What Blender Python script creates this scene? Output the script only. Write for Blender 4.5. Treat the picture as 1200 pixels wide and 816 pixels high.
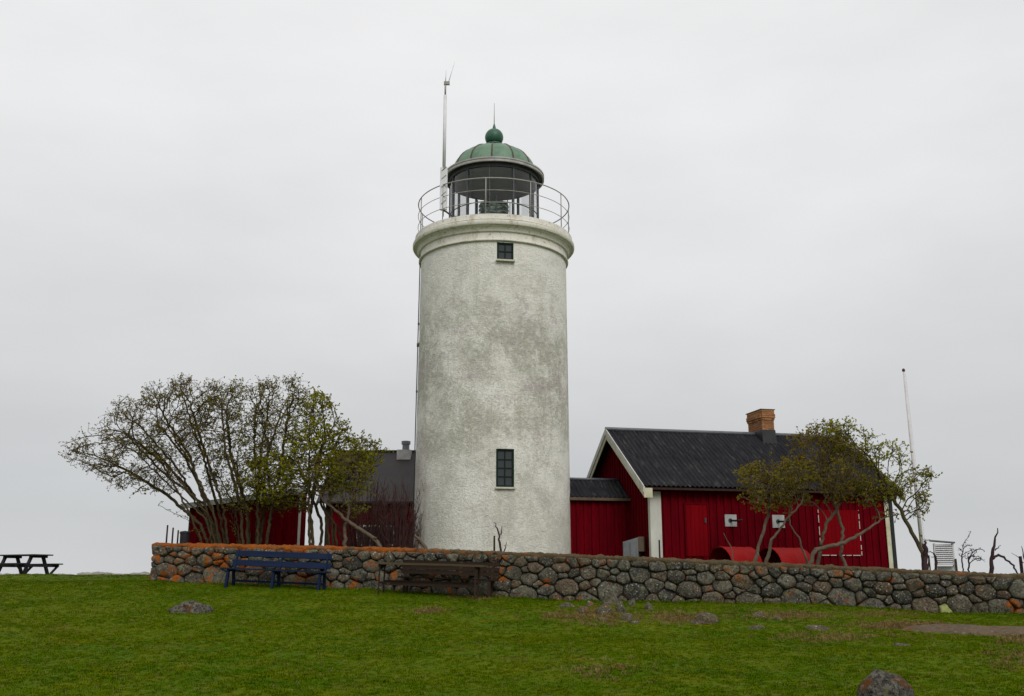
import bpy, math, random
import numpy as np
from mathutils import Vector, noise

for o in list(bpy.data.objects): bpy.data.objects.remove(o)
scn = bpy.context.scene
col = scn.collection
R = math.radians

# ------------------------------------------------------------------ camera
EYE = Vector((0.0, 0.0, 1.6))
FPX, PITCH = 1150.0, R(13.3)
cd = bpy.data.cameras.new('camera'); cam = bpy.data.objects.new('camera', cd); col.objects.link(cam)
cam.location = EYE; cam.rotation_euler = (R(90) + PITCH, 0, 0)
cd.sensor_width = 36.0; cd.lens = 36.0 * FPX / 1200.0; cd.clip_start = 0.05; cd.clip_end = 8000
scn.camera = cam
CP, SP = math.cos(PITCH), math.sin(PITCH)
def P(u, v, Y):
    """survey helper: the point of the place seen at photo position (u, v) that stands Y metres ahead"""
    xc, yc = (u - 600) / FPX, (408 - v) / FPX
    t = Y / (CP - yc * SP)
    return Vector((xc * t, Y, EYE.z + (SP + yc * CP) * t))

# ------------------------------------------------------------------ sky
SUN_AZ, SUN_EL = R(160), R(40)        # azimuth clockwise from +Y: behind the camera, a little to the right
w = bpy.data.worlds.new('World'); scn.world = w; w.use_nodes = True
nt = w.node_tree; N = nt.nodes; L = nt.links; N.clear()
def nd(t, nodes=None, **k):
    n = (nodes or N).new(t)
    for a, b in k.items(): setattr(n, a, b)
    return n
out = nd('ShaderNodeOutputWorld'); bg = nd('ShaderNodeBackground'); bg.inputs[1].default_value = 0.1
sky = nd('ShaderNodeTexSky', sky_type='NISHITA', sun_disc=False); sky.sun_elevation = SUN_EL; sky.sun_rotation = SUN_AZ
tc = nd('ShaderNodeTexCoord'); sep = nd('ShaderNodeSeparateXYZ'); L.new(tc.outputs['Generated'], sep.inputs[0])
# overcast layer: even cloud that brightens steadily from the horizon towards the zenith
mp = nd('ShaderNodeMapping'); mp.inputs['Scale'].default_value = (1.0, 1.0, 2.6); L.new(tc.outputs['Generated'], mp.inputs[0])
n1 = nd('ShaderNodeTexNoise'); n1.inputs['Scale'].default_value = 2.3; n1.inputs['Detail'].default_value = 5; n1.inputs['Roughness'].default_value = .5
L.new(mp.outputs[0], n1.inputs['Vector'])
ramp = nd('ShaderNodeValToRGB'); cr = ramp.color_ramp
for e, (p, c) in zip([cr.elements[0], cr.elements[1], cr.elements.new(.06), cr.elements.new(.14), cr.elements.new(.30), cr.elements.new(.5)],
                     [(0, (.61, .622, .64)), (1, (1.10, 1.10, 1.10)), (.06, (.555, .566, .58)), (.14, (.615, .621, .629)), (.30, (.765, .765, .768)), (.5, (.87, .87, .872))]):
    e.position = p; e.color = (*c, 1)
ab = nd('ShaderNodeMath', operation='MAXIMUM'); ab.inputs[1].default_value = 0; L.new(sep.outputs[2], ab.inputs[0]); L.new(ab.outputs[0], ramp.inputs[0])
mr = nd('ShaderNodeMapRange'); mr.inputs[1].default_value = .3; mr.inputs[2].default_value = .7; mr.inputs[3].default_value = 9.2; mr.inputs[4].default_value = 10.9
L.new(n1.outputs['Fac'], mr.inputs[0])
vm = nd('ShaderNodeVectorMath', operation='SCALE'); L.new(ramp.outputs[0], vm.inputs[0]); L.new(mr.outputs[0], vm.inputs['Scale'])
mx = nd('ShaderNodeMixRGB'); mx.inputs[0].default_value = .95
L.new(sky.outputs[0], mx.inputs[1]); L.new(vm.outputs[0], mx.inputs[2]); L.new(mx.outputs[0], bg.inputs[0]); L.new(bg.outputs[0], out.inputs[0])

# ------------------------------------------------------------------ sun behind the cloud
sd = bpy.data.lights.new('sun', 'SUN'); sd.energy = 1.5; sd.angle = R(30); sd.color = (1, .97, .93)
so = bpy.data.objects.new('sun', sd); col.objects.link(so)
sv = Vector((math.sin(SUN_AZ) * math.cos(SUN_EL), math.cos(SUN_AZ) * math.cos(SUN_EL), math.sin(SUN_EL)))
so.rotation_euler = (-sv).to_track_quat('-Z', 'Y').to_euler(); so.location = sv * 60
scn.view_settings.view_transform = 'Standard'; scn.view_settings.look = 'None'
scn.view_settings.exposure = 0.0; scn.view_settings.gamma = 1.0; scn.view_settings.use_curve_mapping = False

# ------------------------------------------------------------------ materials
MATS = {}
class NB:
    """small node builder"""
    def __init__(s, name, rough=.8, spec=.3):
        s.m = bpy.data.materials.new(name); s.m.use_nodes = True; s.n = s.m.node_tree.nodes; s.l = s.m.node_tree.links
        s.b = s.n['Principled BSDF']; s.b.inputs['Roughness'].default_value = rough; s.b.inputs['Specular IOR Level'].default_value = spec
        s.tc = s.n.new('ShaderNodeTexCoord'); s.ge = s.n.new('ShaderNodeNewGeometry'); MATS[name] = s.m
    def pos(s, world=False, scale=(1, 1, 1)):
        o = s.ge.outputs['Position'] if world else s.tc.outputs['Object']
        if scale == (1, 1, 1): return o
        m = s.n.new('ShaderNodeMapping'); m.inputs['Scale'].default_value = scale; s.l.new(o, m.inputs[0]); return m.outputs[0]
    def noise(s, scale, detail=4, rough=.55, vec=None, lo=None, hi=None, dist=0):
        t = s.n.new('ShaderNodeTexNoise'); t.inputs['Scale'].default_value = scale; t.inputs['Detail'].default_value = detail
        t.inputs['Roughness'].default_value = rough; t.inputs['Distortion'].default_value = dist
        s.l.new(vec if vec is not None else s.pos(), t.inputs['Vector'])
        return s.rng(t.outputs['Fac'], lo, hi) if lo is not None else t.outputs['Fac']
    def voro(s, scale, vec=None, lo=None, hi=None):
        t = s.n.new('ShaderNodeTexVoronoi'); t.inputs['Scale'].default_value = scale; s.l.new(vec if vec is not None else s.pos(), t.inputs['Vector'])
        return s.rng(t.outputs['Distance'], lo, hi) if lo is not None else t.outputs['Distance']
    def rng(s, x, lo, hi, a=0, b=1):
        m = s.n.new('ShaderNodeMapRange'); m.inputs[1].default_value = lo; m.inputs[2].default_value = hi
        m.inputs[3].default_value = a; m.inputs[4].default_value = b; s.l.new(x, m.inputs[0]); return m.outputs[0]
    def math(s, op, a, b=None):
        m = s.n.new('ShaderNodeMath'); m.operation = op
        for i, x in enumerate((a, b)):
            if x is None: continue
            if isinstance(x, (int, float)): m.inputs[i].default_value = x
            else: s.l.new(x, m.inputs[i])
        return m.outputs[0]
    def mix(s, f, a, b):
        m = s.n.new('ShaderNodeMixRGB')
        for i, x in enumerate((f, a, b)):
            if isinstance(x, (int, float)): m.inputs[i].default_value = x
            elif isinstance(x, tuple): m.inputs[i].default_value = (*x, 1)
            else: s.l.new(x, m.inputs[i])
        return m.outputs[0]
    def rand(s):
        return s.n.new('ShaderNodeObjectInfo').outputs['Random']
    def col(s, c):
        if isinstance(c, tuple): s.b.inputs['Base Color'].default_value = (*c, 1)
        else: s.l.new(c, s.b.inputs['Base Color'])
    def bump(s, h, strength=.5, dist=.02):
        b = s.n.new('ShaderNodeBump'); b.inputs['Strength'].default_value = strength; b.inputs['Distance'].default_value = dist
        s.l.new(h, b.inputs['Height']); s.l.new(b.outputs[0], s.b.inputs['Normal'])

def simple(name, c1, c2, scale=4, rough=.8, spec=.3, bump=.0, bscale=30, stretch=(1, 1, 1), lo=.35, hi=.65, metal=0, bd=.01):
    k = NB(name, rough, spec); v = k.pos(scale=stretch)
    k.col(k.mix(k.noise(scale, 5, .6, v, lo, hi), c1, c2)); k.b.inputs['Metallic'].default_value = metal
    if bump: k.bump(k.noise(bscale, 4, .6, v), bump, bd)
    return k.m

# lime-washed render of the tower
k = NB('render', .9, .15)
base = k.mix(k.noise(.55, 5, .6, None, .35, .7), (.88, .865, .80), (.83, .82, .745))
sz = k.n.new('ShaderNodeSeparateXYZ'); k.l.new(k.tc.outputs['Object'], sz.inputs[0])
band = k.math('MULTIPLY', k.rng(sz.outputs[2], 0, 5.5, .35, 1), k.rng(sz.outputs[2], 7.5, 10.8, 1, .1))        # damp belt round the middle of the tower
g1 = k.math('MULTIPLY', k.math('MULTIPLY', k.noise(.45, 9, .75, None, .42, .56), band), k.noise(6, 6, .8, None, .30, .52))
base = k.mix(k.math('MULTIPLY', g1, .85), base, (.385, .385, .305))
g2 = k.math('MULTIPLY', k.math('MULTIPLY', k.noise(.62, 8, .74, k.pos(scale=(1, 1, 1.5)), .51, .60), band), k.noise(8, 5, .75, None, .38, .6))
base = k.mix(k.math('MULTIPLY', g2, .85), base, (.43, .36, .37))
base = k.mix(k.math('MULTIPLY', k.noise(1.6, 5, .6, k.pos(scale=(2.6, 2.6, .16)), .56, .74), .5), base, (.46, .46, .33))
base = k.mix(k.math('MULTIPLY', k.math('MULTIPLY', k.noise(17, 5, .75, None, .50, .62), .55), k.math('MAXIMUM', band, .30)), base, (.36, .35, .29))
base = k.mix(k.math('MULTIPLY', k.noise(1.1, 6, .7, None, .55, .64), .5), base, (.86, .845, .77))
k.col(base)
h = k.math('ADD', k.math('MULTIPLY', k.noise(8, 6, .75, None, None, None, .8), 1.0), k.math('MULTIPLY', k.noise(24, 4, .7), .7))
k.bump(h, .9, .06)
# painted mouldings at the gallery
k = NB('moulding', .85, .2)
b = k.mix(k.noise(1.2, 5, .6, None, .35, .7), (.78, .76, .69), (.70, .675, .59))
b = k.mix(k.noise(2.2, 6, .7, k.pos(scale=(1, 1, .5)), .55, .72), b, (.42, .37, .27)); b = k.mix(k.noise(9, 6, .75, None, .55, .70), b, (.26, .23, .17)); k.col(b); k.bump(k.noise(14, 5, .7), .5, .02)
# green copper
k = NB('copper', .55, .35)
b = k.mix(k.noise(2.3, 5, .65, None, .35, .65), (.085, .165, .108), (.145, .24, .16)); b = k.mix(k.noise(4, 5, .7, k.pos(scale=(2, 2, .4)), .56, .72), b, (.10, .095, .06)); k.col(b); k.bump(k.noise(12, 3), .15, .01)
simple('copper_dark', (.015, .075, .045), (.03, .11, .065), 5, .45, .4, .1)
simple('rib_brown', (.06, .042, .028), (.10, .07, .045), 6, .6)
simple('dark_metal', (.035, .04, .045), (.06, .062, .065), 6, .5, .4)
simple('ceiling_dark', (.15, .155, .17), (.19, .195, .21), 2, .6)
simple('rail_grey', (.34, .34, .31), (.24, .235, .21), 7, .55, .4)
simple('gutter_grey', (.40, .39, .38), (.29, .275, .26), 5, .5, .4, .1)
simple('white_metal', (.68, .68, .69), (.56, .56, .57), 3, .45, .4)
simple('frame_green', (.004, .018, .010), (.008, .026, .015), 8, .7, .1)
simple('white_paint', (.58, .58, .53), (.44, .43, .37), 3, .6, .3, .25, 20, (1, 1, .3))
simple('white_cream', (.62, .61, .48), (.45, .42, .27), 2.5, .65, .3, .25, 20)
simple('sill_white', (.6, .58, .5), (.45, .42, .34), 5, .7)
k = NB('window_glass', .12, .25); k.col(k.mix(k.noise(1.2), (.030, .033, .037), (.055, .06, .066)))
k = NB('lantern_glass', .03, .5)
tr = k.n.new('ShaderNodeBsdfTransparent'); tr.inputs[0].default_value = (.95, .96, .96, 1); gl = k.n.new('ShaderNodeBsdfGlossy'); gl.inputs['Roughness'].default_value = .05
fr = k.n.new('ShaderNodeFresnel'); fr.inputs[0].default_value = 1.4; ms = k.n.new('ShaderNodeMixShader'); fm = k.math('MINIMUM', fr.outputs[0], .35)
k.l.new(fm, ms.inputs[0]); k.l.new(tr.outputs[0], ms.inputs[1]); k.l.new(gl.outputs[0], ms.inputs[2]); k.l.new(ms.outputs[0], k.n['Material Output'].inputs[0])
k = NB('lens_glass', .08, .8); k.col(k.mix(k.noise(5, 3, .5, k.pos(scale=(1, 1, 3)), .45, .6), (.03, .045, .04), (.22, .30, .24))); k.b.inputs['Metallic'].default_value = .35
# falun red boards
k = NB('red_boards', .95, .03)
b = k.mix(k.noise(1.2, 5, .6, k.pos(scale=(3, 3, .5)), .3, .7), (.082, .001, .0045), (.140, .0016, .006)); b = k.mix(k.noise(9, 4, .7, k.pos(scale=(2.5, 2.5, .35)), .5, .75), b, (.055, .001, .003)); k.col(b)
k.bump(k.noise(22, 4, .6, k.pos(scale=(3, 3, .25))), .4, .008)
simple('red_bright', (.150, .0015, .0045), (.185, .002, .005), 1.5, .85, .04, .2, 22, (3, 3, .3))
simple('red_gloss', (.36, .005, .004), (.29, .004, .004), 2.5, .6, .12)
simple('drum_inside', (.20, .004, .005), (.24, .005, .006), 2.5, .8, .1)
k = NB('roof_sheet', .85, .10)
b = k.mix(k.noise(1.4, 5, .65, k.pos(scale=(3, .6, .6)), .35, .7), (.012, .012, .0145), (.023, .023, .026)); b = k.mix(k.noise(3.5, 5, .75, k.pos(scale=(4, .5, .5)), .55, .70), b, (.075, .072, .068)); k.col(b); k.bump(k.noise(18, 3), .15, .01)
simple('roof_flat', (.016, .013, .013), (.026, .021, .020), 1.0, .7)
simple('ridge_metal', (.06, .065, .075), (.09, .095, .105), 3, .4, .5)
simple('lead_black', (.010, .011, .013), (.02, .021, .024), 4, .5)
k = NB('brick', .85, .2); b = k.mix(k.rand(), (.235, .10, .042), (.40, .20, .085)); k.col(k.mix(k.noise(9, 4, .7, None, .5, .75), b, (.15, .065, .04))); k.bump(k.noise(30, 3), .4, .01)
simple('brick_mortar', (.10, .075, .055), (.14, .10, .07), 8)
simple('bench_blue', (.005, .012, .034), (.008, .017, .047), 4, .75, .12, .25, 25, (.4, 2, 2))
k = NB('old_wood', .85, .15); b = k.mix(k.noise(2.2, 5, .65, k.pos(scale=(.3, 4, 4)), .35, .65), (.016, .009, .006), (.034, .021, .013)); b = k.mix(k.noise(5, 4, .6, None, .6, .75), b, (.07, .055, .024)); k.col(b); k.bump(k.noise(14, 4, .6, k.pos(scale=(.3, 4, 4))), .5, .01)
simple('grey_wood', (.050, .038, .022), (.085, .068, .038), 2.2, .9, .1, .5, 14, (.3, 4, 4))
simple('rust_brown', (.020, .009, .006), (.036, .016, .009), 6, .8)
simple('tarred_wood', (.012, .010, .014), (.022, .019, .024), 4, .7)
simple('cabinet_grey', (.17, .18, .18), (.12, .13, .135), 3, .5)
simple('cabinet_brown', (.11, .075, .05), (.08, .055, .036), 5, .7)
simple('zinc', (.16, .165, .17), (.11, .115, .12), 4, .4, .5)
simple('plate_grey', (.42, .43, .42), (.32, .33, .32), 4, .6)
simple('flag_white', (.62, .60, .60), (.50, .46, .46), 1.5, .4)
simple('pole_red', (.10, .03, .03), (.08, .03, .03), 2)
# boulders with lichen; orange lichen favours the western end of the wall
def stone_mat(name, orange_lo, orange_hi, c1=(.050, .048, .040), c2=(.20, .185, .14), moss=0):
    k = NB(name, .95, .06); wp = k.pos(True); r = k.rand()
    b = k.mix(r, c1, c2); b = k.mix(k.math('MULTIPLY', k.noise(3.3, 6, .7, wp, .38, .62), .75), b, (.052, .050, .044))
    b = k.mix(k.math('MULTIPLY', k.rng(k.math('FRACT', k.math('MULTIPLY', r, 7.31)), .5, 1), .7), b, (.15, .092, .052))
    b = k.mix(k.noise(17, 6, .8, wp, .48, .62), b, (.028, .027, .024)); b = k.mix(k.math('MULTIPLY', k.noise(6.3, 6, .75, wp, .53, .62), .8), b, (.155, .155, .085))
    b = k.mix(k.math('MULTIPLY', k.noise(23, 4, .7, wp, .55, .64), .9), b, (.27, .26, .21))
    b = k.mix(k.math('MULTIPLY', k.voro(11, k.pos(True), .22, .13), k.noise(1.7, 3, .6, wp, .47, .56)), b, (.42, .41, .36))
    sx = k.n.new('ShaderNodeSeparateXYZ'); k.l.new(wp, sx.inputs[0])
    thr = k.rng(sx.outputs[0], -9.5, 2.0, orange_lo, orange_hi)
    o = k.math('SUBTRACT', k.noise(2.6, 7, .72, wp), thr); b = k.mix(k.rng(o, 0, .05), b, k.mix(k.noise(13, 4, .7, wp, .35, .65), (.36, .095, .014), (.22, .075, .016)))
    if moss: b = k.mix(k.math('MULTIPLY', k.noise(4.2, 6, .75, wp, .42, .6), moss), b, (.085, .088, .022))
    k.col(b); k.bump(k.math('ADD', k.noise(6, 8, .75, wp), k.math('MULTIPLY', k.noise(30, 4, .7, wp), .5)), 1.0, .07); return k.m
stone_mat('boulder', .525, .575)
stone_mat('field_rock', .60, .60, (.12, .095, .072), (.23, .19, .15), .4)
k = NB('yellow_stone', .9, .1); k.col(k.mix(k.noise(9, 5, .7, None, .4, .65), (.30, .32, .10), (.20, .21, .11))); k.bump(k.noise(8, 5, .7), .6, .03)
simple('joint', (.020, .016, .010), (.055, .042, .024), 5, .95, .05, .6, 12)
k = NB('cap_turf', .95, .1); wp = k.pos(True); sx = k.n.new('ShaderNodeSeparateXYZ'); k.l.new(wp, sx.inputs[0])
b = k.mix(k.noise(3.1, 6, .7, wp, .4, .65), (.105, .070, .036), (.070, .058, .032)); b = k.mix(k.noise(9, 6, .75, wp, .54, .66), b, (.035, .030, .018)); b = k.mix(k.noise(15, 5, .7, wp, .60, .7), b, (.18, .16, .11))
o = k.math('SUBTRACT', k.noise(2.2, 6, .7, wp), k.rng(sx.outputs[0], -6.5, 1.5, .36, .60)); b = k.mix(k.rng(o, 0, .12), b, k.mix(k.noise(9, 4, .6, wp, .35, .65), (.31, .078, .010), (.19, .065, .014)))
k.col(b); k.bump(k.noise(11, 6, .72, wp), .9, .05)
# turf
def turf_col(k, wp):
    b = k.mix(k.noise(.35, 5, .6, wp, .38, .62), (.054, .108, .0012), (.086, .128, .0016))
    b = k.mix(k.noise(1.7, 5, .65, wp, .48, .70), b, (.120, .134, .003)); b = k.mix(k.noise(1.05, 6, .7, wp, .55, .72), b, (.036, .080, .001))
    return k.mix(k.math('MULTIPLY', k.noise(.8, 6, .75, wp, .58, .72), .7), b, (.122, .093, .015))
k = NB('ground_turf', .95, .05); wp = k.pos(True); k.col(k.mix(.35, turf_col(k, wp), (.042, .052, .003))); k.bump(k.noise(9, 5, .7, wp), .5, .05)
k = NB('grass_blade', 1.0, 0.0); wp = k.pos(True); r = k.rand()
b = turf_col(k, wp); b = k.mix(k.math('MULTIPLY', k.rng(r, .55, 1), .35), b, (.14, .175, .004)); b = k.mix(k.rng(r, .955, .96), b, (.17, .14, .045)); b = k.mix(k.math('MULTIPLY', k.rng(r, .3, 0), .5), b, (.032, .072, .001)); k.col(b)
k = NB('dry_grass', .9, .1); k.col(k.mix(k.rand(), (.15, .085, .030), (.20, .15, .06)))
k = NB('bedrock', .9, .1); wp = k.pos(True); b = k.mix(k.noise(1.6, 6, .65, wp, .35, .65), (.135, .092, .054), (.090, .068, .046)); b = k.mix(k.noise(9, 6, .75, wp, .52, .64), b, (.05, .045, .036)); b = k.mix(k.noise(12, 5, .7, wp, .58, .68), b, (.20, .18, .15)); b = k.mix(k.noise(1.9, 6, .75, wp, .54, .66), b, (.12, .05, .016)); k.col(b); k.bump(k.noise(5, 7, .7, wp), .9, .06)
k = NB('lichen_rock', .95, .05); wp = k.pos(True)
b = k.mix(k.noise(5, 6, .75, wp, .38, .6), (.12, .105, .085), (.055, .05, .045)); b = k.mix(k.noise(14, 6, .8, wp, .46, .56), b, (.22, .215, .18)); b = k.mix(k.noise(19, 5, .75, wp, .53, .60), b, (.030, .026, .022)); b = k.mix(k.noise(7, 5, .7, wp, .56, .64), b, (.16, .15, .055))
b = k.mix(k.noise(3.2, 6, .75, wp, .55, .62), b, (.17, .065, .018)); k.col(b); k.bump(k.noise(9, 8, .78, wp), 1.0, .12)
simple('shore_stone', (.20, .19, .17), (.30, .28, .25), 3, .9, .1, .5, 10)
k = NB('sea_water', .15, .5); k.col((.03, .045, .05)); k.bump(k.noise(1.5, 4), .3, .1)
# wood of the shrubs
def bark(name, c1, c2):
    k = NB(name, .9, .1); b = k.mix(k.noise(6, 5, .65, None, .35, .65), c1, c2); k.col(b); k.bump(k.noise(18, 4, .6), .5, .02)
bark('bark_dark', (.042, .031, .017), (.075, .058, .029)); bark('bark_pale', (.085, .062, .042), (.135, .105, .075)); bark('bark_purple', (.032, .018, .020), (.06, .034, .036)); bark('twig_red', (.070, .034, .032), (.11, .056, .048))
def leafm(name, cs):
    k = NB(name, .8, .05); r = k.rand(); wp = k.pos(True); n = k.noise(2.0, 4, .6, wp, .35, .65); n2 = k.noise(40, 1, .5, wp, .4, .6)
    b = k.mix(n, cs[0], cs[1]); b = k.mix(k.math('MULTIPLY', n2, .6), b, cs[2]); k.col(b)
    tl = k.n.new('ShaderNodeBsdfTranslucent'); k.l.new(b, tl.inputs[0]); ms = k.n.new('ShaderNodeMixShader'); ms.inputs[0].default_value = .45
    k.l.new(k.b.outputs[0], ms.inputs[1]); k.l.new(tl.outputs[0], ms.inputs[2]); k.l.new(ms.outputs[0], k.n['Material Output'].inputs[0])
leafm('leaf_olive', [(.185, .165, .018), (.225, .180, .022), (.125, .105, .018)])
leafm('leaf_green', [(.185, .185, .010), (.235, .225, .012), (.125, .118, .010)])
leafm('leaf_brown', [(.215, .150, .018), (.190, .155, .015), (.130, .090, .016)])
leafm('leaf_bright', [(.25, .265, .008), (.32, .31, .010), (.17, .17, .008)])

# ------------------------------------------------------------------ mesh helpers
class MB:
    def __init__(s): s.v = []; s.f = []
    def add(s, vs, fs):
        n = len(s.v); s.v += [tuple(p) for p in vs]; s.f += [tuple(i + n for i in q) for q in fs]; return s
    def hexa(s, p):      # 8 corners: bottom 0-3 ccw, top 4-7
        return s.add(p, [(3, 2, 1, 0), (4, 5, 6, 7), (0, 1, 5, 4), (1, 2, 6, 5), (2, 3, 7, 6), (3, 0, 4, 7)])
    def box(s, x0, y0, z0, x1, y1, z1):
        return s.hexa([(x0, y0, z0), (x1, y0, z0), (x1, y1, z0), (x0, y1, z0), (x0, y0, z1), (x1, y0, z1), (x1, y1, z1), (x0, y1, z1)])
    def beam(s, a, b, wx, wy, up=(0, 0, 1)):   # rectangular bar from a to b
        a, b = Vector(a), Vector(b); d = (b - a).normalized(); x = d.cross(Vector(up))
        if x.length < 1e-4: x = Vector((1, 0, 0))
        x.normalize(); y = x.cross(d); x *= wx / 2; y *= wy / 2
        return s.hexa([a - x - y, a + x - y, a + x + y, a - x + y, b - x - y, b + x - y, b + x + y, b - x + y])
    def tube(s, pts, rad, n=8, caps=True):
        pts = [Vector(p) for p in pts]; k = len(pts); rad = rad if hasattr(rad, '__len__') else [rad] * k
        base = len(s.v); x = None
        for i, p in enumerate(pts):
            d = (pts[min(i + 1, k - 1)] - pts[max(i - 1, 0)]).normalized()
            if x is None: x = d.orthogonal().normalized()
            x = (x - d * x.dot(d)); x = x.normalized() if x.length > 1e-5 else d.orthogonal().normalized()
            y = d.cross(x)
            for j in range(n):
                a = 2 * math.pi * j / n; s.v.append(tuple(p + (x * math.cos(a) + y * math.sin(a)) * rad[i]))
        for i in range(k - 1):
            for j in range(n):
                q = base + i * n; s.f.append((q + j, q + (j + 1) % n, q + n + (j + 1) % n, q + n + j))
        if caps:
            s.f.append(tuple(base + j for j in reversed(range(n)))); s.f.append(tuple(base + (k - 1) * n + j for j in range(n)))
        return s
    def lathe(s, prof, n=64, a0=0, a1=2 * math.pi):
        full = abs(a1 - a0 - 2 * math.pi) < 1e-6; m = n if full else n + 1; base = len(s.v)
        for (r, z) in prof:
            for j in range(m):
                a = a0 + (a1 - a0) * j / n; s.v.append((r * math.sin(a), -r * math.cos(a), z))
        for i in range(len(prof) - 1):
            for j in range(n):
                q = base + i * m; j2 = (j + 1) % m; s.f.append((q + j, q + j2, q + m + j2, q + m + j))
        return s
    def ring(s, r, z, t, n=72, k=6, a0=0, a1=2 * math.pi):
        cnt = n
        pts = [(r * math.sin(a0 + (a1 - a0) * i / cnt), -r * math.cos(a0 + (a1 - a0) * i / cnt), z) for i in range(cnt + 1)]
        return s.tube(pts, t, k, False)
    def mesh(s, name, mat, smooth=False, angle=None):
        me = bpy.data.meshes.new(name); me.from_pydata(s.v, [], s.f); me.materials.append(MATS[mat])
        if smooth:
            me.polygons.foreach_set('use_smooth', [True] * len(me.polygons))
            if angle: me.set_sharp_from_angle(angle=R(angle))
        me.update(); return me
    def build(s, name, mat, parent=None, smooth=False, angle=None, loc=None, label=None):
        o = bpy.data.objects.new(name, s.mesh(name, mat, smooth, angle)); col.objects.link(o)
        if parent: o.parent = parent
        if loc: o.location = loc
        if label: o['label'] = label
        return o
def inst(name, me, parent=None, loc=(0, 0, 0), rot=(0, 0, 0), sc=(1, 1, 1)):
    o = bpy.data.objects.new(name, me); col.objects.link(o); o.parent = parent; o.location = loc; o.rotation_euler = rot; o.scale = sc; return o
def tag(o, label=None, cat=None, group=None, kind=None):
    if label: o['label'] = label
    if cat: o['category'] = cat
    if group: o['group'] = group
    if kind: o['kind'] = kind
    return o
def empty(name, loc, rz=0, label=None, cat=None, group=None):
    o = bpy.data.objects.new(name, None); col.objects.link(o); o.location = loc; o.rotation_euler = (0, 0, rz); o.empty_display_size = .2
    return tag(o, label, cat, group)

# ------------------------------------------------------------------ terrain
WL, WR = Vector((-9.72, 27.0)), Vector((15.5, 23.55))     # plan line of the stone wall's front face
def wall_y(x): return WL.y + (x - WL.x) * (WR.y - WL.y) / (WR.x - WL.x)
BX = [-60, -20, -9.7, -3.6, .9, 6.6, 12.1, 20, 60]; BZ = [1.3, 1.56, 1.58, 1.37, 1.13, 1.0, .80, .6, .2]
TX = [-9.7, -3.6, .9, 6.6, 12.1, 16]; TZ = [2.58, 2.44, 2.27, 2.01, 1.73, 1.58]
def wbase(x): return float(np.interp(x, BX, BZ))
def wtop(x): return float(np.interp(x, TX, TZ))
def ground(x, y):
    zb = wbase(x); yw = wall_y(max(-14, min(18, x)))
    if y < yw:
        t = max(0, min(1, (y - 5) / (yw - 5))); z = zb * t ** 1.15
    else:
        yard = 1.74 if x < 0 else 1.74 - .02 * x
        t = min(1, (y - yw) / 4); z = zb + (yard - zb) * t * t * (3 - 2 * t)
    z += .07 * noise.noise(Vector((x * .35, y * .35, 0))) + .030 * noise.noise(Vector((x * 1.3, y * 1.3, 3)))
    far = max(0, y - 46, abs(x) - 45, -y - 15)
    return z - min(9, .0035 * far * far + .03 * far)
def axis(segs):
    r = []
    for a, b, n in segs: r += list(np.linspace(a, b, n, endpoint=False))
    return r + [segs[-1][1]]
gx = axis([(-2500, -300, 6), (-300, -60, 10), (-60, -18, 40), (-18, 18, 120), (18, 60, 40), (60, 300, 10), (300, 2500, 6)])
gy = axis([(-1500, -100, 6), (-100, -10, 10), (-10, 9, 16), (9, 29, 70), (29, 60, 40), (60, 300, 14), (300, 2500, 6)])
g = MB(); g.v = [(x, y, ground(x, y)) for y in gy for x in gx]; nx = len(gx)
g.f = [(j * nx + i, j * nx + i + 1, (j + 1) * nx + i + 1, (j + 1) * nx + i) for j in range(len(gy) - 1) for i in range(nx - 1)]
tag(g.build('ground', 'ground_turf', smooth=True), kind='structure')
s_ = MB(); s_.add([(-4000, -4000, -6), (4000, -4000, -6), (4000, 4000, -6), (-4000, 4000, -6)], [(0, 1, 2, 3)]); tag(s_.build('sea', 'sea_water'), kind='structure')

# ------------------------------------------------------------------ lumpy rocks
def rock_mb(rng, sx, sy, sz, rough=.25, n=14, m=9):
    mb = MB(); cuts = []
    for _ in range(11):
        c = Vector((rng.gauss(0, 1), rng.gauss(0, 1), rng.gauss(.25, .8))).normalized(); cuts.append((c, rng.uniform(.70, .98)))
    off = Vector((rng.uniform(0, 99), rng.uniform(0, 99), rng.uniform(0, 99)))
    for i in range(m + 1):
        th = math.pi * (.02 + .96 * i / m)
        for j in range(n):
            a = 2 * math.pi * j / n; d = Vector((math.sin(th) * math.cos(a), math.sin(th) * math.sin(a), math.cos(th)))
            q = min([1.08] + [hc / d.dot(c) for c, hc in cuts if d.dot(c) > .05]) + rough * .5 * noise.noise(d * 1.4 + off) + rough * .5 * noise.noise(d * 3.6 + off)
            mb.v.append((d.x * sx * q, d.y * sy * q, d.z * sz * q))
    for i in range(m):
        for j in range(n):
            mb.f.append((i * n + j, (i + 1) * n + j, (i + 1) * n + (j + 1) % n, i * n + (j + 1) % n))
    mb.f.append(tuple(range(n))); mb.f.append(tuple(reversed([m * n + j for j in range(n)])))
    return mb

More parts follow.
